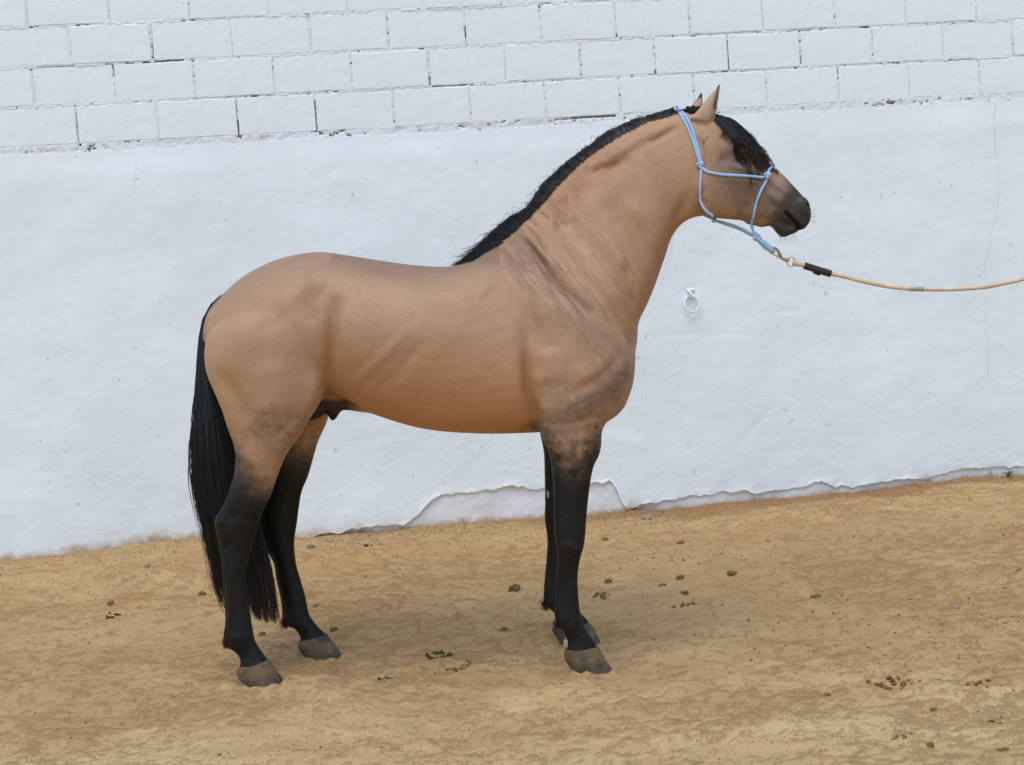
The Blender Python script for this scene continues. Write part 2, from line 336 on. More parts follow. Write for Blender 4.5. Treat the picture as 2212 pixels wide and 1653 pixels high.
# open joints: a few verticals and thin gaps under blocks where the mortar has fallen out
def hole(px0, py0, px1, py1, wd, dp=1.):
    global pit
    a = np.array(on_wall(px0, py0)); b = np.array(on_wall(px1, py1)); d = b - a; L2 = (d ** 2).sum()
    t = np.clip(((A - a[0]) * d[0] + (B - a[1]) * d[1]) / L2, 0, 1); dd = np.hypot(A - a[0] - t * d[0], B - a[1] - t * d[1])
    pit = np.maximum(pit, dp * (dd < wd) * (.75 + .5 * rough_ + .2))
for h_ in [(169,248,174,313,.008),(63,0,67,62,.006),(42,152,158,145,.005),(335,131,396,128,.005),(332,72,333,130,.005),(246,146,248,165,.005),(520,300,520,292,.006),(545,206,556,206,.008),(926,168,928,184,.006),(1006,60,1011,97,.005),(1862,57,1876,57,.009),(508,220,516,296,.005),(679,220,684,285,.0045),(1918,221,1932,221,.007),(912,99,990,95,.004),(935,186,1010,181,.004),(1400,158,1575,152,.004),(2050,132,2180,127,.003),(1700,69,1751,66,.004),(2110,131,2113,200,.004),(1812,150,1815,170,.005),(1573,90,1575,150,.004),(1728,120,1730,138,.005),(1200,258,1330,249,.006),(1310,78,1400,75,.004)]: hole(*h_)
yy = yy + .022 * np.clip(pit, 0, 1)
rust = np.zeros_like(A)
for px, py, rx, ry, a_ in [(170,262,4,20,.9),(545,297,28,5,.9),(905,272,8,5,1),(860,275,12,4,.7),(1040,266,26,5,.5),(1925,224,9,5,.8),(1870,58,9,3,.8),(340,304,10,3,.7),(1180,260,90,5,.35),(120,322,60,5,.2)]:
    c0 = on_wall(px, py); rust = np.maximum(rust, a_ * np.exp(-((A - c0[0]) / (rx / 410)) ** 2 - ((B - c0[1]) / (ry / 410)) ** 2))
rust *= np.clip(.6 + 1.6 * rough_, 0, 1)
me = mesh('mortar', np.stack([A, yy, B], -1).reshape(-1, 3), grid_faces(len(sx), len(sz)), attrs={'pit': np.clip(pit, 0, 1).ravel(), 'rust': rust.ravel()})
link('mortar', me, MORTAR, wall)
bm = bmesh.new(); zt = float(sz[-1]); box(bm, -6.39, -3.003, .0042, .034, Z0 - .05, Z0 + 7 * CH - .001); box(bm, float(sx[-1]) + .003, 8.39, .0042, .034, Z0 - .05, Z0 + 7 * CH - .001); box(bm, -3.0, float(sx[-1]), .0042, .034, zt + .002, Z0 + 7 * CH - .001)
mo = bmo('mortar', bm, MORTAR, wall)
# plaster
EPX = [(-400,1290),(0,1230),(430,1190),(640,1182),(700,1150),(735,1153),(760,1140),(806,1136),(822,1133),(851,1131),(870,1132),(887,1125),(898,1112),(908,1101),(922,1087),(941,1074),(960,1069),(998,1064),(1030,1062),(1068,1060),(1084,1050),(1101,1047),(1125,1049),(1152,1058),(1173,1052),(1230,1048),(1281,1041),(1300,1044),(1317,1040),(1324,1047),(1329,1056),(1336,1069),(1341,1083),(1353,1100),(1377,1094),(1408,1085),(1468,1074),(1490,1070),(1525,1068),(1560,1062),(1600,1058),(1611,1061),(1628,1064),(1682,1059),(1744,1049),(1755,1042),(1774,1041),(1799,1050),(1818,1047),(1839,1054),(1860,1049),(1883,1042),(1915,1042),(1929,1037),(1964,1032),(1997,1035),(2019,1026),(2057,1016),(2084,1008),(2140,1010),(2212,1006),(2400,990),(2700,985)]
E_ = np.array([on_wall(*p) for p in EPX])
s1 = np.concatenate([np.arange(-6.4, -3.2, .12), np.arange(-3.2, 3.5, .0115), np.arange(3.5, 8.41, .12)])
eb = np.interp(s1, E_[:, 0], E_[:, 1]) + .012 * fbm(s1 * 22, s1 * 0, 301, 4, .6) * (s1 > -1.2) 
NV = 150; tt = np.linspace(0, 1, NV) ** 1.25
ZT = Z0 - .037 + .010 * fbm(s1 * 9, s1 * 0, 305, 4, .6)
SS, T_ = np.meshgrid(s1, tt); ZZ = eb[None] + (ZT - eb)[None] * T_
und = .012 * fbm(SS * 1.1, ZZ * 1.3, 311, 3) + .0028 * fbm(SS * 5, ZZ * 6, 321, 3) + .0016 * np.abs(fbm(SS * 11 + ZZ * 4, ZZ * 20, 331, 3)) + .0012 * fbm(SS * 60, ZZ * 60, 341, 2)
yy = -.0165 + .004 * T_ + und * sstep(1.0, .93, T_) + .006 * sstep(.93, 1., T_)
yy = yy - .0015 * fbm(SS * 3, ZZ * 0 + 1, 351, 2)
for px0, py0, px1, py1, r_, a_ in [(1393,729,1500,722,.005,.004),(1500,720,1620,722,.006,.003),(1650,905,1700,890,.012,.003),(1600,950,1680,870,.02,.004),(1380,960,1330,950,.03,-.004),(1440,810,1470,800,.01,-.003),(1690,669,1720,672,.01,.004),(1655,676,1640,680,.01,.003),(1480,628,1500,624,.018,.008)]:
    a = np.array(on_wall(px0, py0)); b = np.array(on_wall(px1, py1)); d = b - a
    t = np.clip(((SS - a[0]) * d[0] + (ZZ - a[1]) * d[1]) / (d ** 2).sum(), 0, 1); dd = np.hypot(SS - a[0] - t * d[0], ZZ - a[1] - t * d[1])
    yy = yy + .5 * a_ * np.exp(-(dd / r_) ** 2)
V = np.stack([SS, yy, ZZ], -1)
# flaking lip along the broken lower edge and a thickness behind it
lip = np.exp(-(ZZ - eb[None]) / .02) * (.5 + fbm(SS * 16, ZZ * 30, 361, 3)); V[..., 1] -= .006 * lip
bot = V[0].copy(); bot[:, 1] = -.0005; bot[:, 2] += .004; top = V[-1].copy(); top[:, 1] = .004
PV = V; V = np.concatenate([bot[None], V[:1], V, V[-1:], top[None]], 0); hg = (V[..., 2] - gwall(V[..., 0]))
me = mesh('plaster', V.reshape(-1, 3), np.vstack([grid_faces(len(s1), NV + 4)[k_ * (len(s1) - 1):(k_ + 1) * (len(s1) - 1)] for k_ in range(NV + 3) if k_ not in (1, NV + 1)]), attrs={'hgt': hg.ravel()})
link('plaster', me, PLASTER, wall)
# plinth: older render showing under the broken plaster
s2 = np.concatenate([np.arange(-6.4, -1.5, .2), np.arange(-1.5, 3.5, .012), np.arange(3.5, 8.41, .2)]); z2 = np.concatenate([[-.5], np.arange(.02, .5, .012)])
SS, ZZ = np.meshgrid(s2, z2); yy = -.0035 + .008 * fbm(SS * 6, ZZ * 9, 371, 4) + .002 * fbm(SS * 50, ZZ * 60, 381, 2)
me = mesh('exposed_plinth', np.stack([SS, yy, ZZ], -1).reshape(-1, 3), grid_faces(len(s2), len(z2)), attrs={'hgt': (ZZ - gwall(SS)).ravel()})
link('exposed_plinth', me, RENDERM, wall)
def crack(pts, wd, mat=CRACK, yb=-.018):
    P = [np.array(on_wall(*p)) for p in pts]; Q = []
    for a, b in zip(P[:-1], P[1:]):
        n = max(2, int(np.hypot(*(b - a)) / .012)); Q += [a + (b - a) * i / n + np.array([rnd.gauss(0, .0018), 0]) for i in range(n)]
    Q.append(P[-1]); v = []; f = []; PY = PV
    for i, q in enumerate(Q):
        d = Q[min(i + 1, len(Q) - 1)] - Q[max(i - 1, 0)]; d = d / np.linalg.norm(d); nrm = np.array([-d[1], d[0]]); ww = wd * (.35 + rnd.random() * .9)
        j = np.argmin(np.abs(s1 - q[0])); k = np.argmin(np.abs(PY[:, j, 2] - q[1])); y = PY[k, j, 1]
        a = q + nrm * ww; b = q - nrm * ww; v += [(a[0], y + .0005, a[1]), (q[0], y - .0012, q[1]), (b[0], y + .0005, b[1])]
        if i: n = 3 * i; f += [(n - 3, n, n + 1, n - 2), (n - 2, n + 1, n + 2, n - 1)]
    link('crack', mesh('crack', v, f), mat, wall)
crack([(2150,219),(2144,266),(2147,320)], .0013)
crack([(2155,420),(2148,476),(2137,501),(2134,545),(2123,568),(2128,609)], .0008, HAIRCRACK)
crack([(2128,640),(2127,698),(2131,760),(2134,820)], .0007, HAIRCRACK)
crack([(2147,320),(2152,370),(2155,420)], .0007, HAIRCRACK)
crack([(294,350),(291,420)], .0006, HAIRCRACK)
crack([(1840,1054),(1837,1047)], .003)
crack([(1391,722),(1395,731)], .004)
crack([(1842,681),(1839,675)], .0016)
crack([(2137,1016),(2141,1026)], .006)

# tie ring on the wall
def tube(pts, rad, ring=10, closed=False, cap=True, uvscale=None, flat=None):
    P = np.array(pts, float); n = len(P); R = np.full(n, rad) if np.isscalar(rad) else np.interp(np.linspace(0, 1, n), np.linspace(0, 1, len(rad)), rad)
    T = np.gradient(P, axis=0) if not closed else np.roll(P, -1, 0) - np.roll(P, 1, 0)
    T /= np.linalg.norm(T, axis=1)[:, None] + 1e-12
    N = np.zeros_like(P); a = np.array([0, -1., .3]); a = a - T[0] * a.dot(T[0]); N[0] = a / np.linalg.norm(a)
    for i in range(1, n):
        a = N[i - 1] - T[i] * N[i - 1].dot(T[i]); N[i] = a / (np.linalg.norm(a) + 1e-12)
    Bn = np.cross(T, N); ph = np.linspace(0, 2 * math.pi, ring, endpoint=False)
    v = P[:, None] + R[:, None, None] * (np.cos(ph)[None, :, None] * N[:, None] + np.sin(ph)[None, :, None] * Bn[:, None])
    f = grid_faces(ring, n, True)
    if closed: f = np.vstack([f, np.stack([(n - 1) * ring + np.arange(ring), (n - 1) * ring + (np.arange(ring) + 1) % ring, (np.arange(ring) + 1) % ring, np.arange(ring)], -1)])
    L = np.concatenate([[0], np.cumsum(np.linalg.norm(np.diff(P, axis=0), axis=1))])
    vv = v.reshape(-1, 3); ff = [tuple(q) for q in f]
    if cap and not closed:
        ff += [tuple(range(ring))[::-1], tuple((n - 1) * ring + i for i in range(ring))]
    return vv, ff, L, ring, n
def rope(name, pts, rad, mat, parent, ring=10, closed=False, uvl=None):
    vv, ff, L, rg, n = tube(pts, rad, ring, closed)
    me = bpy.data.meshes.new(name); me.from_pydata([tuple(p) for p in vv], [], ff); me.polygons.foreach_set('use_smooth', [True] * len(me.polygons))
    uv = me.uv_layers.new(name='UVMap'); r0 = rad if np.isscalar(rad) else max(rad)
    for poly in me.polygons:
        jj = [me.loops[l].vertex_index % rg for l in poly.loop_indices]; wrap = max(jj) == rg - 1 and min(jj) == 0 and len(jj) == 4
        for l, j in zip(poly.loop_indices, jj):
            i = me.loops[l].vertex_index // rg; u = j / rg
            if wrap and j == 0: u = 1.
            uv.data[l].uv = (u, L[min(i, len(L) - 1)] / (2 * math.pi * r0) * .9)
    return link(name, me, mat, parent)
def spline(P, n=8):
    P = [np.array(p, float) for p in P]; Q = [2 * P[0] - P[1]] + P + [2 * P[-1] - P[-2]]; out = []
    for i in range(1, len(Q) - 2):
        for k in range(n):
            t = k / n; out.append(.5 * ((2 * Q[i]) + (-Q[i-1] + Q[i+1]) * t + (2*Q[i-1] - 5*Q[i] + 4*Q[i+1] - Q[i+2]) * t*t + (-Q[i-1] + 3*Q[i] - 3*Q[i+1] + Q[i+2]) * t**3))
    out.append(P[-1]); return np.array(out)
def ellipsoid(name, c, r, mat, parent, amp=0, seed=0, sub=3):
    bm = bmesh.new(); bmesh.ops.create_icosphere(bm, subdivisions=sub, radius=1)
    for v_ in bm.verts:
        k = 1 + amp * (math.sin(v_.co.x * 5 + seed) * math.cos(v_.co.y * 4 + seed * 2) + .5 * math.sin(v_.co.z * 9 + v_.co.x * 7 + seed))
        v_.co = Vector((c[0] + v_.co.x * r[0] * k, c[1] + v_.co.y * r[1] * k, c[2] + v_.co.z * r[2] * k))
    return bmo(name, bm, mat, parent, True)
rs, rz_ = on_wall(1491, 657)
wloc = lambda s, y, z: (s * CW - y * SW, WY + s * SW + y * CW, z)
ringo = empty('tie_ring', wloc(rs, 0, rz_), 'white painted iron tie ring hanging on the plaster wall in front of the horse', 'tie ring', rz=WYAW)
a_ = np.linspace(0, 2 * math.pi, 49)[:-1]
rope('ring', [(math.cos(t) * .0385, -.034 + .012 * math.sin(t), math.sin(t) * .043) for t in a_], .0050, IRON, ringo, 10, True)
rope('staple', spline([(-.012, -.005, .072), (-.010, -.040, .066), (-.004, -.056, .050), (.001, -.052, .036), (.003, -.040, .034), (.001, -.02, .045), (-.002, -.005, .058)], 6), .0055, IRON, ringo, 8)
cpt = ellipsoid('cement_patch', (.006, -.013, .074), (.024, .006, .011), PLASTER, ringo, .12, 2); set_attr(cpt.data, 'hgt', np.ones(len(cpt.data.vertices)))


# ================================================================== HORSE
horse = empty('horse', (HG['nf'][0] - .6, 6.28, .0), 'buckskin stallion with black legs, mane and tail, standing in profile facing right', 'horse')
HL = np.array(horse.location)
def loft(stn, side=0, sub=5, ring=30, ex=2.0):
    """stn: ((px,py),(qx,qy), halfwidth, dy, egg): P edge, Q edge, in the plane dy behind the midline"""
    A_ = []
    for s_ in stn:
        P, Q, wd, dy = s_[:4]; eg = s_[4] if len(s_) > 4 else 0
        p = at(P[0], P[1], dy); q = at(Q[0], Q[1], dy); A_.append(np.concatenate([p, q, [wd, eg]]))
    C = spline(A_, sub); ph = np.linspace(0, 2 * math.pi, ring, endpoint=False); v = []
    cs, sn = np.cos(ph), np.sin(ph); cs_ = np.sign(cs) * np.abs(cs) ** (2 / ex); sn_ = np.sign(sn) * np.abs(sn) ** (2 / ex)
    for r_ in C:
        p, q, wd, eg = r_[:3], r_[3:6], r_[6], r_[7]; c = (p + q) / 2; h = (p - q) / 2
        v.append(c + cs_[:, None] * h + (sn_ * wd * (1 - eg * cs))[:, None] * np.array([.0, 1, 0]))
    n = len(C); V_ = np.vstack(v + [C[0][None, :3] * .5 + C[0][None, 3:6] * .5, C[-1][None, :3] * .5 + C[-1][None, 3:6] * .5])
    f = [tuple(q) for q in grid_faces(ring, n, True)]; a = n * ring
    f += [(a, (j + 1) % ring, j) for j in range(ring)] + [(a + 1, (n - 1) * ring + j, (n - 1) * ring + (j + 1) % ring) for j in range(ring)]
    return V_, f
parts = []
def add(*a, **k): parts.append(loft(*a, **k))
# trunk
add([((456,674),(446,742),.045,0),((472,648),(456,800),.115,0,.05),((500,618),(478,846),.165,0,.1),((541,587),(520,862),.205,0,.12),((605,558),(590,868),.235,0,.12),((682,544),(664,858),.250,0,.08),((741,550),(727,857),.262,0,-.02),((824,563),(801,892),.278,0,-.1),((900,573),(875,917),.288,0,-.14),((975,575),(946,931),.285,0,-.08),((1030,556),(1040,937),.268,0,.06),((1090,520),(1120,936),.245,0,.22),((1160,560),(1200,932),.228,0,.20),((1240,620),(1270,925),.212,0,.1),((1305,672),(1312,912),.185,0,0),((1350,712),(1347,882),.145,0,0),((1372,745),(1366,835),.085,0,0)], ring=40)
# neck
add([((985,580),(1300,880),.150,0,.45),((1030,552),(1370,765),.170,0,.42),((1075,516),(1379,700),.165,0,.36),((1118,480),(1395,666),.148,0,.32),((1160,436),(1413,624),.130,0,.28),((1205,385),(1427,585),.115,0,.26),((1250,343),(1438,553),.106,0,.24),((1305,303),(1450,517),.099,0,.22),((1355,276),(1470,487),.094,0,.2),((1404,257),(1497,471),.090,0,.15),((1448,243),(1522,467),.086,0,.1),((1480,240),(1540,462),.080,0,.05)], ring=36)
# head
add([((1478,252),(1486,400),.055,0),((1505,245),(1500,440),.086,0,.1),((1543,251),(1520,463),.100,0,.05),((1581,277),(1548,472),.100,0,-.02),((1611,303),(1583,475),.090,0,-.12),((1640,335),(1607,478),.074,0,.0),((1668,361),(1628,484),.062,0,.05),((1692,378),(1650,488),.054,0,.05),((1715,403),(1672,487),.050,0,0),((1734,424),(1690,484),.050,0,-.05),((1748,444),(1704,487),.047,0,0),((1752,462),(1721,495),.040,0,0),((1749,479),(1735,497),.024,0,0)], ring=34, ex=2.2)
add([((1652,472),(1648,491),.030,0),((1668,474),(1665,489),.033,0),((1684,474),(1677,503),.036,0),((1700,482),(1689,513),.034,0),((1714,490),(1704,509),.029,0),((1726,496),(1721,502),.018,0)])   # lower lip and chin
add([((1613,476),(1610,484),.02,0),((1632,478),(1628,487),.03,0),((1648,480),(1645,491.5),.03,0),((1660,482),(1657,489),.02,0)])
# cheeks
for sy in (-1, 1):
    add([((1502,390),(1506,420),.02,sy*.070),((1520,352),(1522,462),.034,sy*.072),((1550,350),(1550,470),.038,sy*.070),((1580,372),(1575,474),.030,sy*.062),((1600,400),(1592,474),.014,sy*.056)])
    add([((1578,318),(1580,338),.012,sy*.085),((1592,309),(1594,341),.022,sy*.080),((1608,313),(1607,338),.016,sy*.074)])       # brow / eye
    add([((1724,430),(1722,455),.014,sy*.040),((1738,425),(1736,468),.018,sy*.038),((1750,440),(1748,468),.012,sy*.032)])      # nostril flare
    # shoulder, upper arm
    add([((1200,560),(1120,600),.05,sy*.10,.2),((1275,640),(1128,680),.075,sy*.150,.1),((1345,720),(1140,765),.085,sy*.165),((1366,780),(1148,830),.092,sy*.165),((1356,840),(1158,885),.092,sy*.160),((1328,890),(1166,925),.080,sy*.155),((1301,930),(1172,950),.066,sy*.150),((1292,975),(1190,985),.055,sy*.150),((1280,1010),(1196,1020),.035,sy*.150)])
    # haunch
    add([((700,620),(545,650),.05,sy*.105),((718,665),(480,695),.095,sy*.135),((724,720),(444,735),.115,sy*.145),((716,790),(444,800),.115,sy*.150),((703,850),(466,856),.105,sy*.155),((670,906),(486,905),.090,sy*.158),((650,940),(502,948),.078,sy*.155),((620,982),(508,990),.060,sy*.156),((600,1020),(506,1024),.04,sy*.157)] if sy < 0 else
        [((700,620),(545,650),.05,sy*.105),((718,665),(490,695),.09,sy*.13),((724,720),(456,735),.110,sy*.14),((720,790),(470,800),.105,sy*.145),((716,850),(500,856),.09,sy*.150),((709,905),(540,910),.075,sy*.150),((690,950),(556,955),.06,sy*.150)])
# flank fold and sheath
add([((750,830),(660,850),.06,0),((745,860),(690,875),.05,0),((738,884),(706,890),.045,0),((728,903),(712,906),.03,0),((722,910),(716,911),.012,0)])
add([((715,868),(655,880),.05,0),((700,897),(640,900),.055,0),((690,906),(650,912),.03,0)])
add([((830,880),(800,893),.03,0),((780,868),(762,888),.035,0),((745,860),(735,885),.035,0)])
# dock of the tail
add([((500,618),(505,650),.035,0),((482,634),(486,664),.034,0),((462,652),(470,682),.032,0),((446,680),(455,705),.028,0),((435,720),(447,730),.022,0),((431,760),(440,765),.016,0)])
NY, FY = HG['nf'][1] + .07 * HG['nf'][0] - 6.245, HG['ff'][1] + .07 * HG['ff'][0] - 6.245
NHY, FHY = HG['nh'][1] + .07 * HG['nh'][0] - 6.245, HG['fh'][1] + .07 * HG['fh'][0] - 6.245
# near hind leg
def seq(l, d0, d1, kk=None):
    n = len(l); return [(p, q, w_, d0 + (d1 - d0) * min(1, i / (n * .5)), 0) for i, (p, q, w_) in enumerate(l)]
add(seq([((690,860),(476,872),.09),((660,912),(488,918),.078),((649,937),(500,950),.070),((630,958),(509,975),.062),((610,1002),(505,1022),.055),((599,1030),(498,1045),.052),((587,1066),(490,1072),.049),((571,1097),(477,1100),.047),((561,1122),(464,1121),.046),((553,1151),(467,1151),.044),((545,1182),(475,1187),.038),((536,1219),(479,1225),.034),((533,1256),(481,1256),.030),((537,1296),(484,1296),.029),((542,1334),(486,1338),.031),((548,1370),(485,1378),.035),((552,1386),(493,1398),.033),((562,1402),(509,1410),.030),((572,1416),(519,1425),.033),((580,1428),(516,1450),.040)], -.155, NHY), ex=2.1)
add([((488,1352),(484,1360),.014,NHY),((497,1375),(482,1386),.018,NHY),((505,1392),(485,1394),.013,NHY),((508,1400),(495,1402),.008,NHY)])
# far hind leg
add(seq([((714,870),(540,880),.08),((709,906),(548,915),.072),((692,941),(560,950),.064),((678,986),(566,1000),.056),((666,1028),(565,1040),.05),((653,1059),(560,1075),.047),((647,1089),(552,1105),.045),((642,1128),(551,1130),.043),((636,1170),(562,1170),.038),((639,1212),(589,1212),.033),((649,1250),(596,1250),.030),((660,1288),(605,1290),.029),((668,1326),(611,1332),.031),((681,1346),(618,1350),.033),((691,1358),(636,1358),.030),((702,1368),(648,1376),.033),((708,1378),(645,1394),.039)], .15, FHY), ex=2.1)
add([((614,1310),(609,1318),.012,FHY),((625,1332),(609,1342),.017,FHY),((632,1348),(612,1350),.012,FHY),((640,1356),(628,1356),.008,FHY)])
# near fore leg
add(seq([((1330,880),(1166,890),.075),((1303,925),(1174,935),.072),((1300,960),(1182,971),.067),((1294,985),(1189,996),.060),((1284,1004),(1193,1025),.054),((1277,1033),(1195,1045),.048),((1271,1078),(1196,1086),.042),((1267,1120),(1196,1135),.041),((1265,1151),(1198,1160),.042),((1261,1181),(1202,1186),.041),((1255,1202),(1203,1206),.036),((1250,1226),(1202,1230),.030),((1248,1252),(1201,1252),.027),((1249,1280),(1200,1280),.027),((1252,1311),(1197,1311),.030),((1258,1341),(1199,1337),.034),((1268,1361),(1208,1353),.033),((1284,1384),(1224,1380),.034),((1291,1398),(1220,1412),.041)], -.150, NY), ex=2.1)
# far fore leg
add(seq([((1290,880),(1160,890),.07),((1280,925),(1166,937),.066),((1275,960),(1172,964),.06),((1268,985),(1175,985),.053),((1264,1028),(1176,1028),.046),((1262,1086),(1177,1086),.041),((1258,1120),(1176,1120),.040),((1252,1147),(1180,1147),.040),((1247,1166),(1182,1168),.039),((1238,1190),(1181,1195),.033),((1230,1219),(1179,1219),.028),((1228,1250),(1176,1250),.027),((1229,1275),(1174,1278),.031),((1236,1300),(1175,1303),.033),((1250,1320),(1188,1316),.031),((1268,1338),(1208,1340),.033),((1276,1350),(1196,1368),.039)], .15, FY), ex=2.1)
# ears
def ear(pr, tip_dy, base_dy):
    n = len(pr); return [(p, q, w_, base_dy + (tip_dy - base_dy) * (i / (n - 1))) for i, (p, q, w_) in enumerate(pr)]
add(ear([((1540,272),(1490,256),.024),((1545,255),(1498,247),.026),((1549,235),(1508,237),.025),((1551,215),(1519,224),.020),((1553,198),(1532,207),.013),((1554.5,187),(1545,193),.007),((1555,178),(1552,181),.0035)], -.065, -.048), ex=1.8)
add(ear([((1518,252),(1482,246),.024),((1519,236),(1487,238),.024),((1518.5,222),(1494,228),.020),((1518,212),(1502,218),.014),((1518,204),(1509,207),.008),((1518,195),(1515,198),.0035)], .072, .05), ex=1.8)
vs = []; fs = []; off = 0
for v_, f_ in parts:
    vs.append(v_); fs += [tuple(int(i) + off for i in q) for q in f_]; off += len(v_)
tmp = bpy.data.meshes.new('tmp'); tmp.from_pydata([tuple(p) for p in np.vstack(vs)], [], fs); tmp.update()
bm = bmesh.new(); bm.from_mesh(tmp)
isl = 0
bmesh.ops.recalc_face_normals(bm, faces=bm.faces); bm.to_mesh(tmp); bm.free()
to = bpy.data.objects.new('tmp', tmp); COL.objects.link(to)
md = to.modifiers.new('r', 'REMESH'); md.mode = 'VOXEL'; md.voxel_size = .0046; md.adaptivity = 0
dg = bpy.context.evaluated_depsgraph_get(); ev = to.evaluated_get(dg); rm = bpy.data.meshes.new_from_object(ev)
bpy.data.objects.remove(to)
n = len(rm.vertices); co = np.empty(n * 3, dtype=np.float32); rm.vertices.foreach_get('co', co); co = co.reshape(-1, 3).astype(float)
ed = np.empty(len(rm.edges) * 2, dtype=np.int32); rm.edges.foreach_get('vertices', ed); ed = ed.reshape(-1, 2)
deg = np.bincount(ed.ravel(), minlength=n).astype(float)
def lap(c):
    out = np.empty_like(c)
    for k in range(c.shape[1]):
        out[:, k] = (np.bincount(ed[:, 0], c[ed[:, 1], k], n) + np.bincount(ed[:, 1], c[ed[:, 0], k], n)) / deg
    return out
def tomid(c):      # D-pixel coordinates of a point slid onto the midline plane
    ym = 6.245 - .07 * c[:, 0]; d = np.stack([c[:, 0], ym, c[:, 2] - CAMZ], -1)
    f = d @ _F; return 1106 + FPX * (d @ _R) / f, 826.5 - FPX * (d @ _U) / f
px, py = tomid(co)
def bl(cx, cy, rx, ry, rot=0, p=1.):
    a = math.radians(rot); dx = px - cx; dy = py - cy; u = dx * math.cos(a) + dy * math.sin(a); v = -dx * math.sin(a) + dy * math.cos(a)
    return np.exp(-((u / rx) ** 2 + (v / ry) ** 2) ** p)
body_w = sstep(1480, 1400, px) * sstep(1000, 905, py)
jn = np.maximum.reduce([bl(560,950,90,40), bl(620,950,110,50), bl(1235,950,90,40), bl(560,620,130,70), bl(1385,700,30,60), bl(1100,530,60,60), bl(1160,900,30,70), bl(700,780,50,140), bl(1280,760,110,160), bl(1250,650,160,80,45), bl(560,700,150,130), bl(480,660,40,50), bl(650,900,60,60)])
wt = np.clip(.15 + .85 * np.maximum(body_w, 0), 0, 1)
for it in range(5): co += .55 * (lap(co) - co)
for it in range(46): co += (.6 * body_w * (.35 + .65 * jn))[:, None] * (lap(co) - co)
hd = sstep(1430, 1480, px) * sstep(500, 470, py) * sstep(1700, 1640, px) * sstep(262, 290, py)
for it in range(14): co += (.5 * hd)[:, None] * (lap(co) - co)
rm.vertices.foreach_set('co', co.astype(np.float32).ravel()); rm.update()
def normals():
    a = np.empty(n * 3, dtype=np.float32); rm.vertices.foreach_get('co', a); rm.update()
    b = np.empty(n * 3, dtype=np.float32); rm.vertex_normals.foreach_get('vector', b); return b.reshape(-1, 3).astype(float)
N_ = normals(); px, py = tomid(co)
ymid = 6.245 - .07 * co[:, 0]; lat = co[:, 1] - ymid
def line(pts, r, p=1., fade=0):
    dm = np.full(n, 1e9); tb = np.zeros(n); P = [np.array(q, float) for q in pts]; acc = 0.
    for a, b in zip(P[:-1], P[1:]):
        d = b - a; t = np.clip(((px - a[0]) * d[0] + (py - a[1]) * d[1]) / (d @ d), 0, 1); q = np.hypot(px - a[0] - t * d[0], py - a[1] - t * d[1]); cl = q < dm; dm = np.where(cl, q, dm); tb = np.where(cl, acc + t * np.hypot(*d), tb); acc += np.hypot(*d)
    g = np.exp(-(dm / r) ** 2)
    if fade: u = tb / acc; g = g * sstep(0, fade, u) * sstep(1, 1 - fade, u)
    return g
D = np.zeros(n)
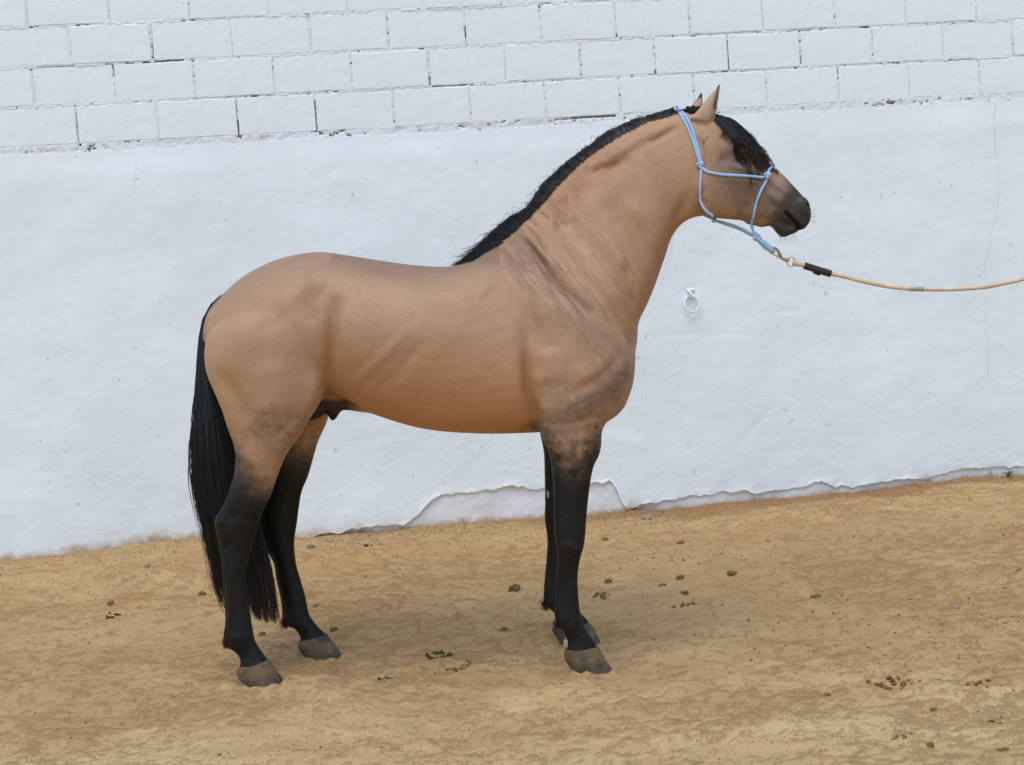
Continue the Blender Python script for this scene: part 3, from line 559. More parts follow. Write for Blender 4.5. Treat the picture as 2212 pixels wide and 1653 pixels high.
G_ = [  # polyline, radius px, amplitude m  (muscle and bone relief, same on both flanks)
 ([(1120,520),(1180,590),(1250,660),(1320,715)], 14, -.007), ([(1150,505),(1230,600),(1330,690)], 10, .004), ([(1100,560),(1150,640),(1190,720)], 26, .006),
 ([(1135,650),(1145,760),(1150,830),(1160,900)], 18, -.011), ([(1180,740),(1180,830)], 26, .007), ([(1200,860),(1300,800),(1345,745)], 12, -.005), ([(1260,900),(1330,850)], 14, -.004), ([(1240,820),(1310,780)], 26, .005),
 ([(1490,400),(1445,520),(1400,640)], 13, -.010), ([(1505,440),(1470,480),(1420,600)], 9, .004), ([(1450,280),(1398,308),(1330,350),(1260,400)], 9, -.006), ([(1400,340),(1330,400),(1240,480)], 24, .004), ([(1300,420),(1350,520),(1370,620)], 18, -.004), ([(1180,440),(1240,500),(1330,610)], 16, -.003),
 ([(745,620),(733,700),(726,780),(716,850)], 15, -.012), ([(775,640),(770,720),(790,800)], 30, .004), ([(905,690),(860,745),(800,800),(760,840)], 12, .004), ([(930,720),(870,800),(810,850)], 12, -.003),
 ([(670,600),(720,620)], 22, .007), ([(655,630),(680,670),(700,700)], 20, -.006), ([(560,720),(620,690),(680,650)], 16, -.004), ([(470,780),(540,860),(560,920)], 18, -.006), ([(600,760),(620,850),(610,900)], 34, .006), ([(700,790),(690,850),(660,900)], 14, .005),
 ([(520,960),(545,1010),(560,1060)], 10, -.006), ([(640,905),(600,950)], 13, -.005), ([(500,1100),(530,1110)], 12, -.004), ([(515,1150),(500,1180)], 8, -.004), ([(497,1210),(500,1340)], 6, -.006), ([(520,1100),(545,1130)], 10, .004),
 ([(620,1220),(640,1320)], 6, -.005), ([(1217,1210),(1212,1320)], 6, -.005), ([(1215,1150),(1225,1180)], 9, .004), ([(1200,960),(1225,1010),(1240,1060)], 10, -.005), ([(1270,940),(1250,1020)], 12, -.004), ([(1182,960),(1195,995)], 7, -.006), ([(1230,950),(1225,1020)], 18, .004),
 ([(1535,390),(1600,392),(1650,402)], 7, .003), ([(1560,362),(1620,372),(1660,388)], 6, .004), ([(1545,345),(1570,352)], 12, -.006), ([(1528,262),(1560,300)], 10, .003), ([(1555,290),(1572,306)], 11, -.006), ([(1608,400),(1620,440),(1604,465)], 12, -.006), ([(1650,420),(1690,440)], 8, .0035), ([(1640,400),(1690,418)], 6, -.003), ([(1655,442),(1690,455)], 6, -.003), ([(1665,400),(1710,425)], 7, .003),
 ([(1630,470),(1665,478)], 5, -.003), ([(1512,400),(1506,430),(1520,458)], 6, -.005), ([(1500,290),(1512,340),(1510,380)], 9, -.006),
 ([(1161,458),(1185,480)], 5, -.006), ([(1132,485),(1158,520),(1180,562)], 6, -.006), ([(1108,504),(1146,533),(1185,591),(1229,635),(1267,664)], 8, -.009), ([(1125,500),(1165,545),(1205,600)], 7, .005), ([(1200,590),(1260,650),(1320,700)], 9, .005),
 ([(1461,275),(1412,303),(1393,311)], 6, -.007), ([(1364,337),(1340,354),(1296,364),(1267,381)], 7, -.008), ([(1132,720),(1137,838),(1156,896),(1171,945)], 10, -.009), ([(1364,842),(1306,915)], 7, -.006), ([(1296,890),(1230,903),(1180,905)], 8, -.005), ([(1306,867),(1280,890)], 8, .004),
 ([(1160,790),(1165,850),(1185,900)], 14, .008), ([(1340,560),(1364,620),(1372,680)], 10, -.007), ([(1300,500),(1345,590)], 10, .004), ([(1350,430),(1400,500),(1410,560)], 16, .005), ([(1000,600),(1060,640)], 30, .004),
 ([(655,895),(646,935)], 14, .004), ([(520,1000),(505,1080)], 7, -.006), ([(478,1125),(500,1110)], 8, .006), ([(520,1190),(515,1330)], 5, .004), ([(1232,1210),(1228,1310)], 5, .003), ([(1240,1160),(1250,1180)], 8, .005), ([(515,1350),(535,1365)], 9, .004), ([(1225,1325),(1240,1335)], 9, .004), ([(535,1380),(550,1410)], 7, -.004),
 ([(1050,905),(1090,920),(1150,922)], 10, -.003), ([(880,890),(980,905),(1120,890)], 20, .003), ([(1096,505),(1130,545),(1165,600)], 6, -.004), ([(1075,520),(1110,560),(1140,600)], 6, -.003), ([(1137,470),(1165,500)], 5, -.004), ([(1170,600),(1215,660),(1235,720)], 12, -.003)]
for pts, r_, a_ in G_: D += a_ * (1.7 if pts[0][0] > 1495 else (1.6 if pts[0][1] < 950 else (.8 if a_ > 0 else 1.2))) * line(pts, r_, fade=.3)
# shallow skin ripples in front of the shoulder, running down and forward
u_ = (px * .80 - py * .60); wr = bl(1260, 640, 130, 60, 50); D += .0038 * np.sin(u_ / 7.5 + 2.5 * fbm(px / 60, py / 60, 401, 2)) * wr
u2 = (px * .75 - py * .66); D += .0045 * np.sin(u2 / 5.5 + 2 * fbm(px / 40, py / 40, 402, 2)) * bl(1135, 560, 40, 60, -30)
D += .010 * fbm(px / 85, py / 85, 403, 3) * body_w * .6 + .0015 * fbm(px / 14, py / 14, 404, 2) * sstep(1000, 1100, py)
side = np.clip(np.abs(N_[:, 1]), 0, 1) ** .8
co += N_ * (D * side)[:, None]
# mouth line, nostrils and ear hollows (sharp features)
mouth = line([(1694,461),(1703,470),(1716,481),(1727,497)], 3.3); co[:, 1] += -np.sign(lat) * .014 * mouth * (np.abs(lat) > .008)
co += N_ * (.0035 * line([(1690,468),(1700,480),(1712,492)], 5) + .003 * line([(1706,462),(1722,478),(1734,490)], 6))[:, None] * side[:, None]
nos = line([(1738,431),(1741,443),(1748,455)], 5.0); nos2 = nos ** .8; co[:, 1] += -np.sign(lat) * .020 * nos * (np.abs(lat) > .008)
rim = line([(1733,428),(1735,443),(1745,459)], 2.6); co[:, 1] += np.sign(lat) * .004 * rim * (1 - nos)
eh = line([(1543,240),(1551,200)], 6) * (lat < -.02); co[:, 1] += .012 * eh * (N_[:, 1] < -.2)
rm.vertices.foreach_set('co', co.astype(np.float32).ravel()); rm.update(); N_ = normals()
# ---- coat colours: buckskin pigment, with some shade and bounce light painted in
tan = np.array([.452, .262, .152]); C = np.tile(tan, (n, 1))
def tint(mask, col):
    global C
    mask = np.clip(mask, 0, 1)[:, None]; C = C * (1 - mask) + np.array(col) * mask
nz = fbm(px / 40, py / 40, 501, 4); nf = fbm(px / 7, py / 7, 502, 4, .65); nd = fbm(px / 16, py / 16, 505, 4, .6)
ust = (px * .57 + py * .82); vst = (px * .82 - py * .57); ns = fbm(ust / 60, vst / 7, 507, 4, .6)      # streaks running down and forward
tint(.22 * sstep(.0, .5, nz), (.38, .22, .135)); tint(.18 * sstep(.0, .5, -nz), (.50, .31, .19))
tint(.85 * sstep(700, 915, py + 20 * nz) * sstep(640, 780, px) * sstep(1180, 1130, px), (.56, .265, .120))  # belly tint: warm bounce from the ground painted into the coat
tint(.50 * bl(880, 690, 130, 70) + .3 * bl(770, 690, 40, 50), (.49, .31, .19)); tint(.45 * bl(1010, 740, 90, 90), (.47, .27, .15)); tint(.40 * bl(1170, 740, 90, 60), (.50, .32, .19))
top_y = np.interp(px, [440, 485, 541, 605, 682, 741, 824, 900, 975, 1010], [700, 632, 585, 559, 544, 551, 563, 573, 576, 562])
dtop = py - top_y; bodyx = (px < 1080)
tint(.72 * np.exp(-(np.clip(dtop, 0, 999) / 60) ** 2) * bodyx * (px > 470), (.33, .222, .148)); tint(.55 * np.exp(-(np.clip(dtop, 0, 999) / 17) ** 2) * bodyx * (px > 720), (.20, .115, .08)); tint(.35 * bl(835, 590, 70, 16, 8), (.24, .135, .09))
tint(.55 * line([(664, 660), (690, 628)], 18), (.28, .160, .095)); tint(.55 * bl(735, 645, 22, 20), (.30, .17, .09)); tint(.38 * line([(560, 740), (640, 690), (700, 700)], 34) , (.33, .20, .13)); tint(.3 * bl(640, 790, 60, 90, 10), (.34, .205, .135))  # first two marks: shade by the hip and in the flank hollow, painted
tint(.62 * line([(733, 705), (722, 780), (716, 845)], 15), (.36, .165, .065)); tint(.55 * bl(480, 790, 40, 110, -8), (.50, .325, .185)); tint(.5 * line([(520, 800), (545, 850)], 26), (.40, .215, .10)); tint(.4 * line([(520, 880), (570, 960)], 40), (.46, .25, .13))  # first mark paints shade into the flank fold groove
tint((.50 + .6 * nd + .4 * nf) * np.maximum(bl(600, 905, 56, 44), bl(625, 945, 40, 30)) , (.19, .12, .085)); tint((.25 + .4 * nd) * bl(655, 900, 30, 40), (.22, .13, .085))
# neck and shoulder; dark lines along the skin creases are painted shade
tint(.60 * bl(1400, 385, 85, 60, -35) , (.45, .285, .165)); tint(.5 * line([(1290, 560), (1330, 480), (1400, 400)], 44) , (.47, .295, .170)); tint(.5 * bl(1500, 290, 30, 40), (.45, .31, .195))
tint(.68 * line([(1384, 690), (1412, 610), (1440, 540), (1475, 500)], 30), (.37, .165, .075)); tint(.5 * bl(1340, 640, 30, 50, -20), (.38, .195, .105))
tint(.70 * line([(1200, 452), (1250, 400), (1300, 360), (1345, 342)], 22) * (.9 + 1.2 * nd), (.345, .165, .082)); tint(.55 * bl(1215, 480, 36, 22, -40) * (.8 + 2 * nd), (.24, .14, .09)); tint(.5 * line([(1461, 275), (1400, 308), (1370, 330)], 7), (.33, .16, .08)); tint(.4 * line([(1300, 330), (1400, 285)], 20), (.42, .25, .14)); tint(.45 * bl(1430, 400, 24, 60, -20), (.36, .205, .115))
band = line([(1110, 530), (1150, 580), (1200, 640), (1260, 700), (1320, 770), (1330, 810), (1290, 850), (1230, 885)], 44)
tint(band * (.50 + .32 * ns + .25 * nd), (.20, .128, .098)); tint(line([(1108, 504), (1146, 533), (1185, 591), (1229, 635), (1267, 664)], 7) * .45, (.15, .095, .075)); tint(bl(1120, 560, 50, 50) * (.38 + .6 * ns), (.19, .13, .10)); tint(.5 * sstep(.08, .4, ns) * bl(1270, 600, 110, 90), (.30, .175, .105)); tint(.4 * sstep(.08, .4, -ns) * bl(1270, 580, 120, 100), (.56, .37, .23))
tint(.60 * line([(1132, 730), (1142, 850), (1165, 935)], 18, fade=.3), (.36, .155, .060)); tint(.45 * bl(1195, 850, 26, 40), (.50, .32, .17)); tint((.42 + .6 * nd) * line([(1165, 925), (1230, 880), (1300, 840), (1340, 800)], 20), (.145, .090, .062)); tint((.26 + .7 * nd) * bl(1230, 850, 70, 60), (.22, .14, .092))  # first mark paints shade into the crease behind the elbow
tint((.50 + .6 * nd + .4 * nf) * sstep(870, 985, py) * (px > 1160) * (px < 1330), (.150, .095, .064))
tint(.45 * bl(1500, 420, 34, 50), (.46, .27, .15)); tint(.6 * bl(1525, 445, 26, 22), (.42, .19, .085))
crest = sstep(.16, .25, np.abs(N_[:, 2]) * 0 + 0)
# black points
black = np.array((.0062, .0046, .0038)); leg = np.zeros(n)
pyn = py + 26 * nz + 8 * nf
hind = px < 800
leg = np.where(hind, sstep(945, 1130, py + 20 * nd + 10 * nf + np.clip(1.05 * (550 - px), -62, 55) * (lat < 0) + (lat > 0) * (30 + np.clip(.5 * (620 - px), -20, 30))), sstep(925, 1085, py + 20 * nd + 12 * nf + np.clip(1.1 * np.abs(px - 1232) - 24, -8, 30) + (lat > 0) * 16) * (px > 1120)) * (py > 900)
mid = np.clip(leg * 2, 0, 1); lm = np.clip(leg * 1.06, 0, 1)[:, None]; C = C ** (1 - lm) * np.array(black) ** lm
# head pigments
tint(.70 * sstep(1500, 1575, px) * sstep(262, 310, py), (.235, .162, .114)); tint((.62 + .5 * nf) * bl(1582, 412, 70, 44, 8) * (px > 1500), (.205, .128, .078)); tint(.75 * bl(1622, 392, 34, 42, -20), (.155, .108, .080)); tint(.65 * bl(1575, 352, 34, 22, 12), (.165, .125, .100))
tint(.95 * bl(1590, 332, 22, 12, 10), (.012, .010, .010)); tint(.55 * bl(1614, 372, 12, 28, -25), (.105, .078, .062)); tint(.6 * bl(1680, 392, 30, 13, 48), (.42, .29, .20)); tint(.5 * line([(1540, 300), (1565, 318), (1590, 312)], 9), (.42, .27, .18)); tint(.6 * line([(1535, 458), (1580, 464), (1640, 478)], 12), (.36, .175, .08)); tint(.55 * line([(1655, 405), (1690, 425)], 8), (.30, .20, .145)); tint(.5 * line([(1650, 425), (1680, 445)], 7), (.12, .085, .068))
tint(.75 * line([(1515, 308), (1513, 314)], 2.2) * (lat < 0) + .5 * line([(1522, 300), (1521, 303)], 1.8) * (lat < 0), (.03, .025, .022))
mz = np.clip(sstep(1636, 1716, px + .75 * (py - 430) + 20 * nz), 0, 1) * (py > 300) * (px > 1600)
tint(.75 * mz, (.085, .066, .056)); tint(sstep(.6, 1., mz) * .9, (.034, .029, .027)); tint(.9 * bl(1697, 492, 30, 20), (.040, .033, .029)); tint(.6 * line([(1700,458),(1722,476),(1738,488)], 6) * mz, (.055, .046, .042)); tint(.5 * bl(1725, 440, 14, 26, -30), (.060, .053, .050)); tint(.4 * bl(1640, 475, 30, 14), (.34, .19, .10))
tint(nos2, (.004, .003, .003)); tint(1.2 * mouth, (.006, .005, .005)); tint(.5 * rim * (1 - nos), (.085, .080, .076))
# ears
earz = (py < 262) & (px > 1480) & (px < 1560)
near_e = earz & (lat < -.01); tint(.7 * near_e, (.50, .37, .25)); tint(line([(1554,176),(1549,200),(1543,222),(1539,236)], 4.6) * near_e, (.014, .011, .010)); tint(sstep(196, 186, py) * earz, (.016, .013, .012)); tint(.5 * line([(1536,250),(1530,265)], 4) * (lat < -.02), (.14, .07, .045))
tint(sstep(214, 204, py) * (lat > .02) * earz, (.016, .013, .012))
# mane roots, dorsal darkness, dock, sheath
BR = [(1458,246),(1431,254),(1400,262),(1353,285),(1302,315),(1251,353),(1204,400),(1177,431),(1160,452),(1136,466),(1099,508),(1075,525),(1048,540),(1020,556)]
tint(.97 * sstep(4, -4, py - np.interp(px, [p[0] for p in BR[::-1]], [p[1] for p in BR[::-1]]) + 3 * nf) * (px > 1030) * (px < 1470), (.014, .014, .016))
tint(sstep(668, 640, py + (px - 470) * .9) * (px < 484) * (np.abs(lat) < .05), (.012, .011, .011)); tint((px < 452) * (py > 640) * sstep(.045, .03, np.abs(lat)) * (np.abs(lat) < .04) * sstep(446, 436, px), (.012, .011, .011))
tint(sstep(852, 868, py) * (np.abs(lat) < .075) * (px > 630) * sstep(790, 745, px) * (py < 925), (.045, .030, .024)); tint(sstep(880, 895, py) * (np.abs(lat) < .06) * (px > 630) * (px < 748) * (py < 925), (.020, .015, .014))
C *= np.array([.875, .860, .825]) + .02 * sstep(800, 880, py)[:, None]
co_l = co - HL
rm.vertices.foreach_set('co', co_l.astype(np.float32).ravel()); rm.polygons.foreach_set('use_smooth', [True] * len(rm.polygons)); rm.update()
set_attr(rm, 'coat', C); rm.name = 'body'
rm.materials.clear(); link('body', rm, COAT, horse)
polys = np.empty(len(rm.loops), dtype=np.int32); rm.loops.foreach_get('vertex_index', polys)
bvh = BVHTree.FromPolygons([tuple(p) for p in co], [tuple(p.vertices) for p in rm.polygons])
def surf(px_, py_, side=-1, off=0.005):
    """point on the horse's flank (side -1 near, +1 far) at the given outline position"""
    q = at(px_, py_); o = Vector((q[0], q[1] + side * 1.2, q[2]))
    hit = bvh.ray_cast(o, Vector((0, -side, 0)))
    if hit[0] is None: 
        nr = bvh.find_nearest(Vector(q)); return np.array(nr[0] + nr[1] * off)
    return np.array(hit[0] + hit[1] * off)
# ---- hooves
def hoof(stn):
    V_, f = loft(stn, sub=4, ring=36, ex=2.1); z = V_[:, 2]; lo = 1 - np.clip((z - z.min()) / .022, 0, 1)
    me = mesh('hoof', V_ - HL, f, attrs={'low': lo}); link('hoof', me, HOOF, horse)
hoof([((581,1424),(515,1441),.036,NHY),((586,1431),(512,1452),.044,NHY),((600,1452),(516,1466),.050,NHY),((612,1471),(530,1480),.054,NHY),((614,1481),(542,1490),.052,NHY)])
hoof([((706,1369),(645,1385),.036,FHY),((711,1376),(643,1394),.043,FHY),((724,1393),(650,1408),.049,FHY),((736,1411),(662,1420),.052,FHY),((738,1419),(672,1428),.050,FHY)])
hoof([((1292,1396),(1219,1403),.038,NY),((1297,1404),(1219,1418),.045,NY),((1308,1424),(1228,1438),.051,NY),((1321,1443),(1240,1453),.055,NY),((1322,1452),(1246,1462),.053,NY)])
hoof([((1272,1344),(1195,1352),.036,FY),((1279,1352),(1192,1362),.042,FY),((1288,1368),(1202,1378),.048,FY),((1298,1388),(1213,1392),.052,FY),((1300,1396),(1220,1400),.050,FY)])
# ---- eyes, chestnut
for sd_ in (-1, 1):
    q = surf(1597, 330, sd_, -.006) - HL; ellipsoid('eye', q, (.019, .016, .015), EYE, horse)
q = surf(1188, 1068, -1, 0); q = at(1187, 1067, FY - .040) - HL; ellipsoid('chestnut', q, (.011, .006, .021), CHEST, horse, .12, 1)
q = at(1222, 1392, NY - .018) - HL; ellipsoid('ergot_tuft', q, (.008, .006, .018), CHEST, horse, .3, 4)
# ---- hair
def strands(name, paths, r0, r1, mat, parent, tone):
    P = np.asarray(paths); Ns, K, _ = P.shape
    T = np.gradient(P, axis=1); T /= np.linalg.norm(T, axis=2)[..., None] + 1e-9
    a = np.cross(T, np.array([.3, .9, .2])); a /= np.linalg.norm(a, axis=2)[..., None] + 1e-9; b = np.cross(T, a)
    rr = (r0 + (r1 - r0) * np.linspace(0, 1, K) ** 1.5)[None, :, None]
    vs_ = [P + rr * (math.cos(t) * a + math.sin(t) * b) for t in (0, 2.094, 4.189)]
    V_ = np.stack(vs_, 2).reshape(-1, 3) - HL
    base = (np.arange(Ns)[:, None] * K + np.arange(K - 1)[None]).reshape(-1) * 3
    f = np.concatenate([np.stack([base + j, base + (j + 1) % 3, base + 3 + (j + 1) % 3, base + 3 + j], -1) for j in range(3)])
    tn = np.repeat(tone.reshape(Ns, -1) if tone.ndim > 1 else np.repeat(tone[:, None], K, 1), 3, axis=1).reshape(-1)
    me = mesh(name, V_, f, attrs={'tone': tn}); return link(name, me, mat, parent)
def lerp_poly(P, t):
    P = np.array(P, float); L = np.concatenate([[0], np.cumsum(np.linalg.norm(np.diff(P, axis=0), axis=1))]); L /= L[-1]
    return np.stack([np.interp(t, L, P[:, k]) for k in range(P.shape[1])], -1)
def atv(P2, dy):
    return np.array([at(p[0], p[1], d) for p, d in zip(P2, dy)])
# mane: roots on the near side of the crest, up over it and down the far side
BT = [(1459,246),(1431,254),(1400,262),(1353,285),(1302,316),(1251,354),(1204,401),(1177,433),(1146,466),(1118,492),(1099,509),(1075,526),(1045,542),(1018,559)]
TP = [(1461,231),(1436,238),(1404,250),(1366,261),(1319,283),(1268,321),(1217,359),(1177,400),(1146,444),(1115,462),(1092,484),(1062,512),(1030,540),(1004,562)]
Nm = 6200; ts = np.sort(RS.rand(Nm)); b_ = lerp_poly(BT, ts); t_ = lerp_poly(TP, ts)
ts_cl = np.round(ts * 95) / 95; paths = []; tone = []
low = sstep(.62, .75, ts); mn1 = fbm(ts * 40, ts * 0, 701, 3); mn2 = fbm(ts * 130, ts * 0 + 3, 702, 2)
for i in range(Nm):
    cl = 2 * mn1[i]; ph = mn2[i]
    b = b_[i] + RS.randn(2) * 1.6 + np.array([0, 1.5 + 4.5 * low[i] * (ts[i] > .85)]); t = t_[i] + np.array([-4 * (1 - 2 * sstep(.12, .0, ts[i])) , 0]) + RS.randn(2) * 1.3 + np.array([cl * 1.2, 1.6 * abs(ph) * 2 + cl * .8])
    sweep = np.array([-22, 20]) * low[i]; dn = np.array([-10, 26]) * (1 - low[i]) + sweep * 1.2
    pts = np.array([b, b + (t - b) * .5 + sweep * .15, t + sweep * .45, t + dn * .45 + sweep * .3, t + dn + sweep * .3 + RS.randn(2) * 4])
    y0 = surf(b[0], b[1], -1, 0)[1] - (6.245 - .07 * at(b[0], b[1])[0]) if i % 6 == 0 else y0
    dy = np.array([y0 + .003, y0 * .55, .012 * RS.randn() + .005, .035, .06 - .02 * low[i]]) + RS.randn() * .004
    if RS.rand() < .03: pts[3:] += RS.randn(2, 2) * 5 + np.array([-4, -6])
    q = np.stack([at(p[0], p[1], d) for p, d in zip(pts, dy)]); q = spline(q, 2); paths.append(q)
    g = (.05 + .5 * sstep(.7, .1, ts[i]) * RS.rand() ** 2) * np.clip(.6 + 3 * mn2[i], .1, 1.4) * .7; K = len(q); tone.append(g * np.clip(1.25 - np.arange(K) * .19, .04, 1))
strands('mane', paths, .0010, .0004, HAIRM, horse, np.array(tone))
paths = []
for i in range(26):
    x0 = rnd.uniform(1012, 1045); y0_ = np.interp(x0, [1004, 1062], [562, 514]); L_ = rnd.uniform(14, 40); k = rnd.uniform(-.3, .8)
    P = [(x0, y0_), (x0 - L_ * .4, y0_ + L_ * .25 - rnd.uniform(0, 8)), (x0 - L_ * .8, y0_ + L_ * .5 * k - 2), (x0 - L_ * 1.2, y0_ + L_ * k * .7 + rnd.uniform(-4, 6))]
    P = [(a, min(b, 576)) for a, b in P]; q = spline([at(*p, -.01 + .01 * rnd.random()) for p in P], 4)[::1]; paths.append(q)
strands('mane_wisp', paths, .0007, .0003, HAIRB, horse, np.zeros(26))
# tail
LE = [(476,638),(455,657),(437,690),(429,730),(424,790),(422,850),(420,905),(416,960),(419,1020),(426,1080),(440,1140),(453,1210),(467,1275),(486,1330)]
RE = [(489,640),(470,668),(452,705),(448,750),(458,800),(476,862),(497,925),(512,980),(528,1040),(548,1110),(572,1185),(588,1250),(598,1310),(604,1352)]
Nt = 5800; K = 20; us = RS.rand(Nt); paths = []; tone = []
for i in range(Nt):
    u = us[i]; ucl = round(u * 26) / 26; st = RS.rand() ** 2 * .22; en = 1 - (RS.rand() ** 1.5) * .36 - .10 * abs(u - .75) * (RS.rand())
    t = np.linspace(st, en, K); a = lerp_poly(LE, t); b = lerp_poly(RE, t)
    uu = u + (ucl - u) * sstep(.3, 1., t) * .34 + .018 * np.sin(t * 17 + ucl * 40) * sstep(.2, .5, t) + .02 * RS.randn() * t
    if RS.rand() < .05: uu = uu - .16 * RS.rand() * sstep(.15, .55, t) * (u < .35) + .10 * RS.rand() * sstep(.3, .8, t) * (u > .8)
    P = a + (b - a) * uu[:, None]; P[:, 0] += (1.2 * np.sin(t * 30 + ucl * 55 + us[i] * 9) + .7 * np.sin(t * 61 + us[i] * 40) + RS.randn() * 1.2) * sstep(.15, .5, t); fr_ = (RS.rand() < .10) * (u < .2) * RS.uniform(2, 9); P[:, 0] -= fr_ * np.abs(np.sin(t * RS.uniform(8, 14) + RS.rand() * 3)) * sstep(.25, .45, t)
    wd = .028 + .075 * sstep(.1, .5, t) * (1 - .35 * t); v_ = RS.uniform(-1, 1); sh = math.sqrt(max(0, 1 - (2 * u - 1) ** 2)) * .9 + .1
    dy = v_ * wd * sh + .015
    paths.append(atv(P, dy)); tone.append(np.clip(sstep(.72, 1., t) * RS.uniform(.2, 1.3) * (.5 + (us[i] > .6) * .5) + .03 * (RS.rand() < .1), 0, 1))
strands('tail', paths, .0012, .0004, HAIRT, horse, np.array(tone))
# forelock
RT = [(1474,240,.014),(1484,234,.014),(1496,232,.014),(1508,233,.012)]
cl_ = []
MIDS = [((1530,240),(1560,262),(1588,283)), ((1532,244),(1563,268),(1585,296))]
TIPS = [(1594,342,-.098),(1600,350,-.094),(1606,345,-.094),(1598,330,-.100),(1590,326,-.100),(1612,352,-.088),(1622,388,-.072),(1606,336,-.092),(1616,330,-.085),(1626,345,-.076),(1640,372,-.062),(1638,352,-.066),(1632,338,-.062),(1648,364,-.055),(1655,352,-.045),(1662,364,-.040),(1668,366,-.028),(1660,350,-.02),(1672,372,-.030),(1652,338,-.03),(1596,322,-.096),(1604,326,-.092),(1610,320,-.085),(1646,345,-.045),(1676,380,-.03),(1612,340,-.088),(1650,380,-.058),(1620,396,-.074),(1636,392,-.066),(1660,384,-.05),(1684,372,-.02),(1606,362,-.09)]
paths = []; tone = []
for ci, tip in enumerate(TIPS):
    f = min(1, max(0, (tip[0] - 1588) / 82)); cnt = 52 if ci not in (6, 18, 24, 26, 27, 28, 29, 30, 31) else 11
    up = np.array([(1545,249),(1575,258),(1602,277),(1626,301),(1645,324)]); dn_ = np.array([(1545,262),(1566,278),(1582,297),(1590,312),(1592,326)])
    for k in range(cnt):
        g = np.clip(f + RS.randn() * .05 + .09 * math.sin(ci * 2.3), -.05, 1.08); base = RT[RS.randint(4)]
        lane = dn_ + (up - dn_) * g; pts = [base[:2] + RS.randn(2) * 1.5, (1522, 238 + 6 * (1 - g) + RS.randn())] + [lane[j] + RS.randn(2) * 1.4 for j in range(3)]
        dd = [base[2] + RS.randn() * .010, .002 + RS.randn() * .010]
        keep = 3 if f < .3 else (4 if f < .6 else 5)
        pts = pts[:2] + [lane[j] + RS.randn(2) * (1.5) for j in range(keep)]
        for j in range(keep): dd.append((-.028 - .075 * (1 - g) * min(1, (j + 1) / 3) - .008 * j * (1 - g)) + RS.randn() * .005)
        tp = np.array(tip[:2]) + RS.randn(2) * np.array([1.6, 3]) ; pm = (pts[-1] + tp) / 2 + np.array([2 * math.sin(ci), -1.5 + 2 * math.cos(ci * 2)])
        pts += [pm, tp]; dd += [(dd[-1] + tip[2]) / 2 - .006, tip[2] + RS.randn() * .003]
        q = spline([at(p[0], p[1], d) for p, d in zip(pts, dd)], 3); idx = np.linspace(0, len(q) - 1, 20); q = np.stack([np.interp(idx, np.arange(len(q)), q[:, c_]) for c_ in range(3)], -1)
        tt_ = np.linspace(0, 1, 20); wv_ = (np.sin(tt_ * 17 + ci * 1.7) * .0045 + np.sin(tt_ * 38 + ci) * .0018) * sstep(.25, .7, tt_); q[:, 0] += wv_; q[:, 2] += wv_ * .6
        paths.append(q); tone.append(np.clip((tt_ - .62) * 2.4, 0, 1) * RS.uniform(.3, 1.2) * (.35 + .8 * f))
paths = np.array(paths)
# keep the strands outside the skin
for i in range(paths.shape[0]):
    for j in range(paths.shape[1]):
        hit = bvh.find_nearest(Vector(paths[i, j]))
        if hit[0] is not None:
            v_ = Vector(paths[i, j]) - hit[0]; s_ = v_.dot(hit[1])
            if s_ < .002: paths[i, j] = np.array(hit[0] + hit[1] * (.002 + .006 * rnd.random()))
strands('forelock', paths, .0011, .0004, HAIRF, horse, np.array(tone))
# whiskers, throat beard
paths = []
for i in range(26):
    x0 = rnd.uniform(1678, 1722); y0_ = 513 - abs(x0 - 1692) * .35; L_ = rnd.uniform(8, 24); dx = rnd.uniform(-4, 5) + (x0 - 1697) * .15
    paths.append(spline([at(x0, y0_ - 2, rnd.uniform(-.02, .02)), at(x0 + dx * .4, y0_ + L_ * .5, -.01), at(x0 + dx, y0_ + L_, -.01)], 3))
for i in range(10):
    y0_ = rnd.uniform(450, 480); paths.append(spline([at(1750, y0_, -.01), at(1756, y0_ - 1, -.015), at(1760 + rnd.uniform(0, 4), y0_ + rnd.uniform(-3, 4), -.02)], 3))
for i in range(7):
    y0_ = 505 + i * 9; x0 = np.interp(y0_, [502, 566], [1455, 1434]); paths.append(spline([at(x0 - 1, y0_), at(x0 + rnd.uniform(0, 4), y0_ + 18), at(x0 - rnd.uniform(-1, 5), y0_ + rnd.uniform(26, 42))], 3))
tag(strands('whiskers', np.array(paths), .00028, .00014, HAIRB, horse, np.zeros(len(paths))), kind='stuff')
# ear fringe
paths = []; tone = []
for i in range(420):
    t = rnd.random(); p = lerp_poly([(1553,184),(1549,205),(1546,225),(1543,245)], np.array([t]))[0]; L_ = rnd.uniform(2, 5.5) * (.35 + .65 * math.sin(math.pi * min(1, t + .1)))
    paths.append(spline([at(p[0] - 2, p[1], -.060), at(p[0] + L_ * .5, p[1] - 1, -.060), at(p[0] + L_, p[1] - 3 + rnd.random() * 3, -.055)], 3)); tone.append(.75 + .25 * rnd.random())
strands('ear_fringe', np.array(paths), .0005, .0002, HAIRM, horse, np.array(tone))
# fetlock feather
paths = []
for (cx, cy, dyy) in ((488, 1388, NHY), (614, 1346, FHY), (1178, 1306, FY), (1204, 1346, NY)):
    for i in range(130):
        a = rnd.gauss(0, 5); b = rnd.gauss(0, 4); L_ = rnd.uniform(5, 13)
        paths.append(spline([at(cx + 5 + a, cy - 8 + b, dyy + rnd.gauss(0, .012)), at(cx + 1 + a, cy + b, dyy + rnd.gauss(0, .01)), at(cx + 2 + a * .5, cy + b * .6 + L_, dyy)], 3))
tag(strands('fetlock_hair', np.array(paths), .0009, .0004, HAIRB, horse, np.zeros(len(paths))), kind='stuff')

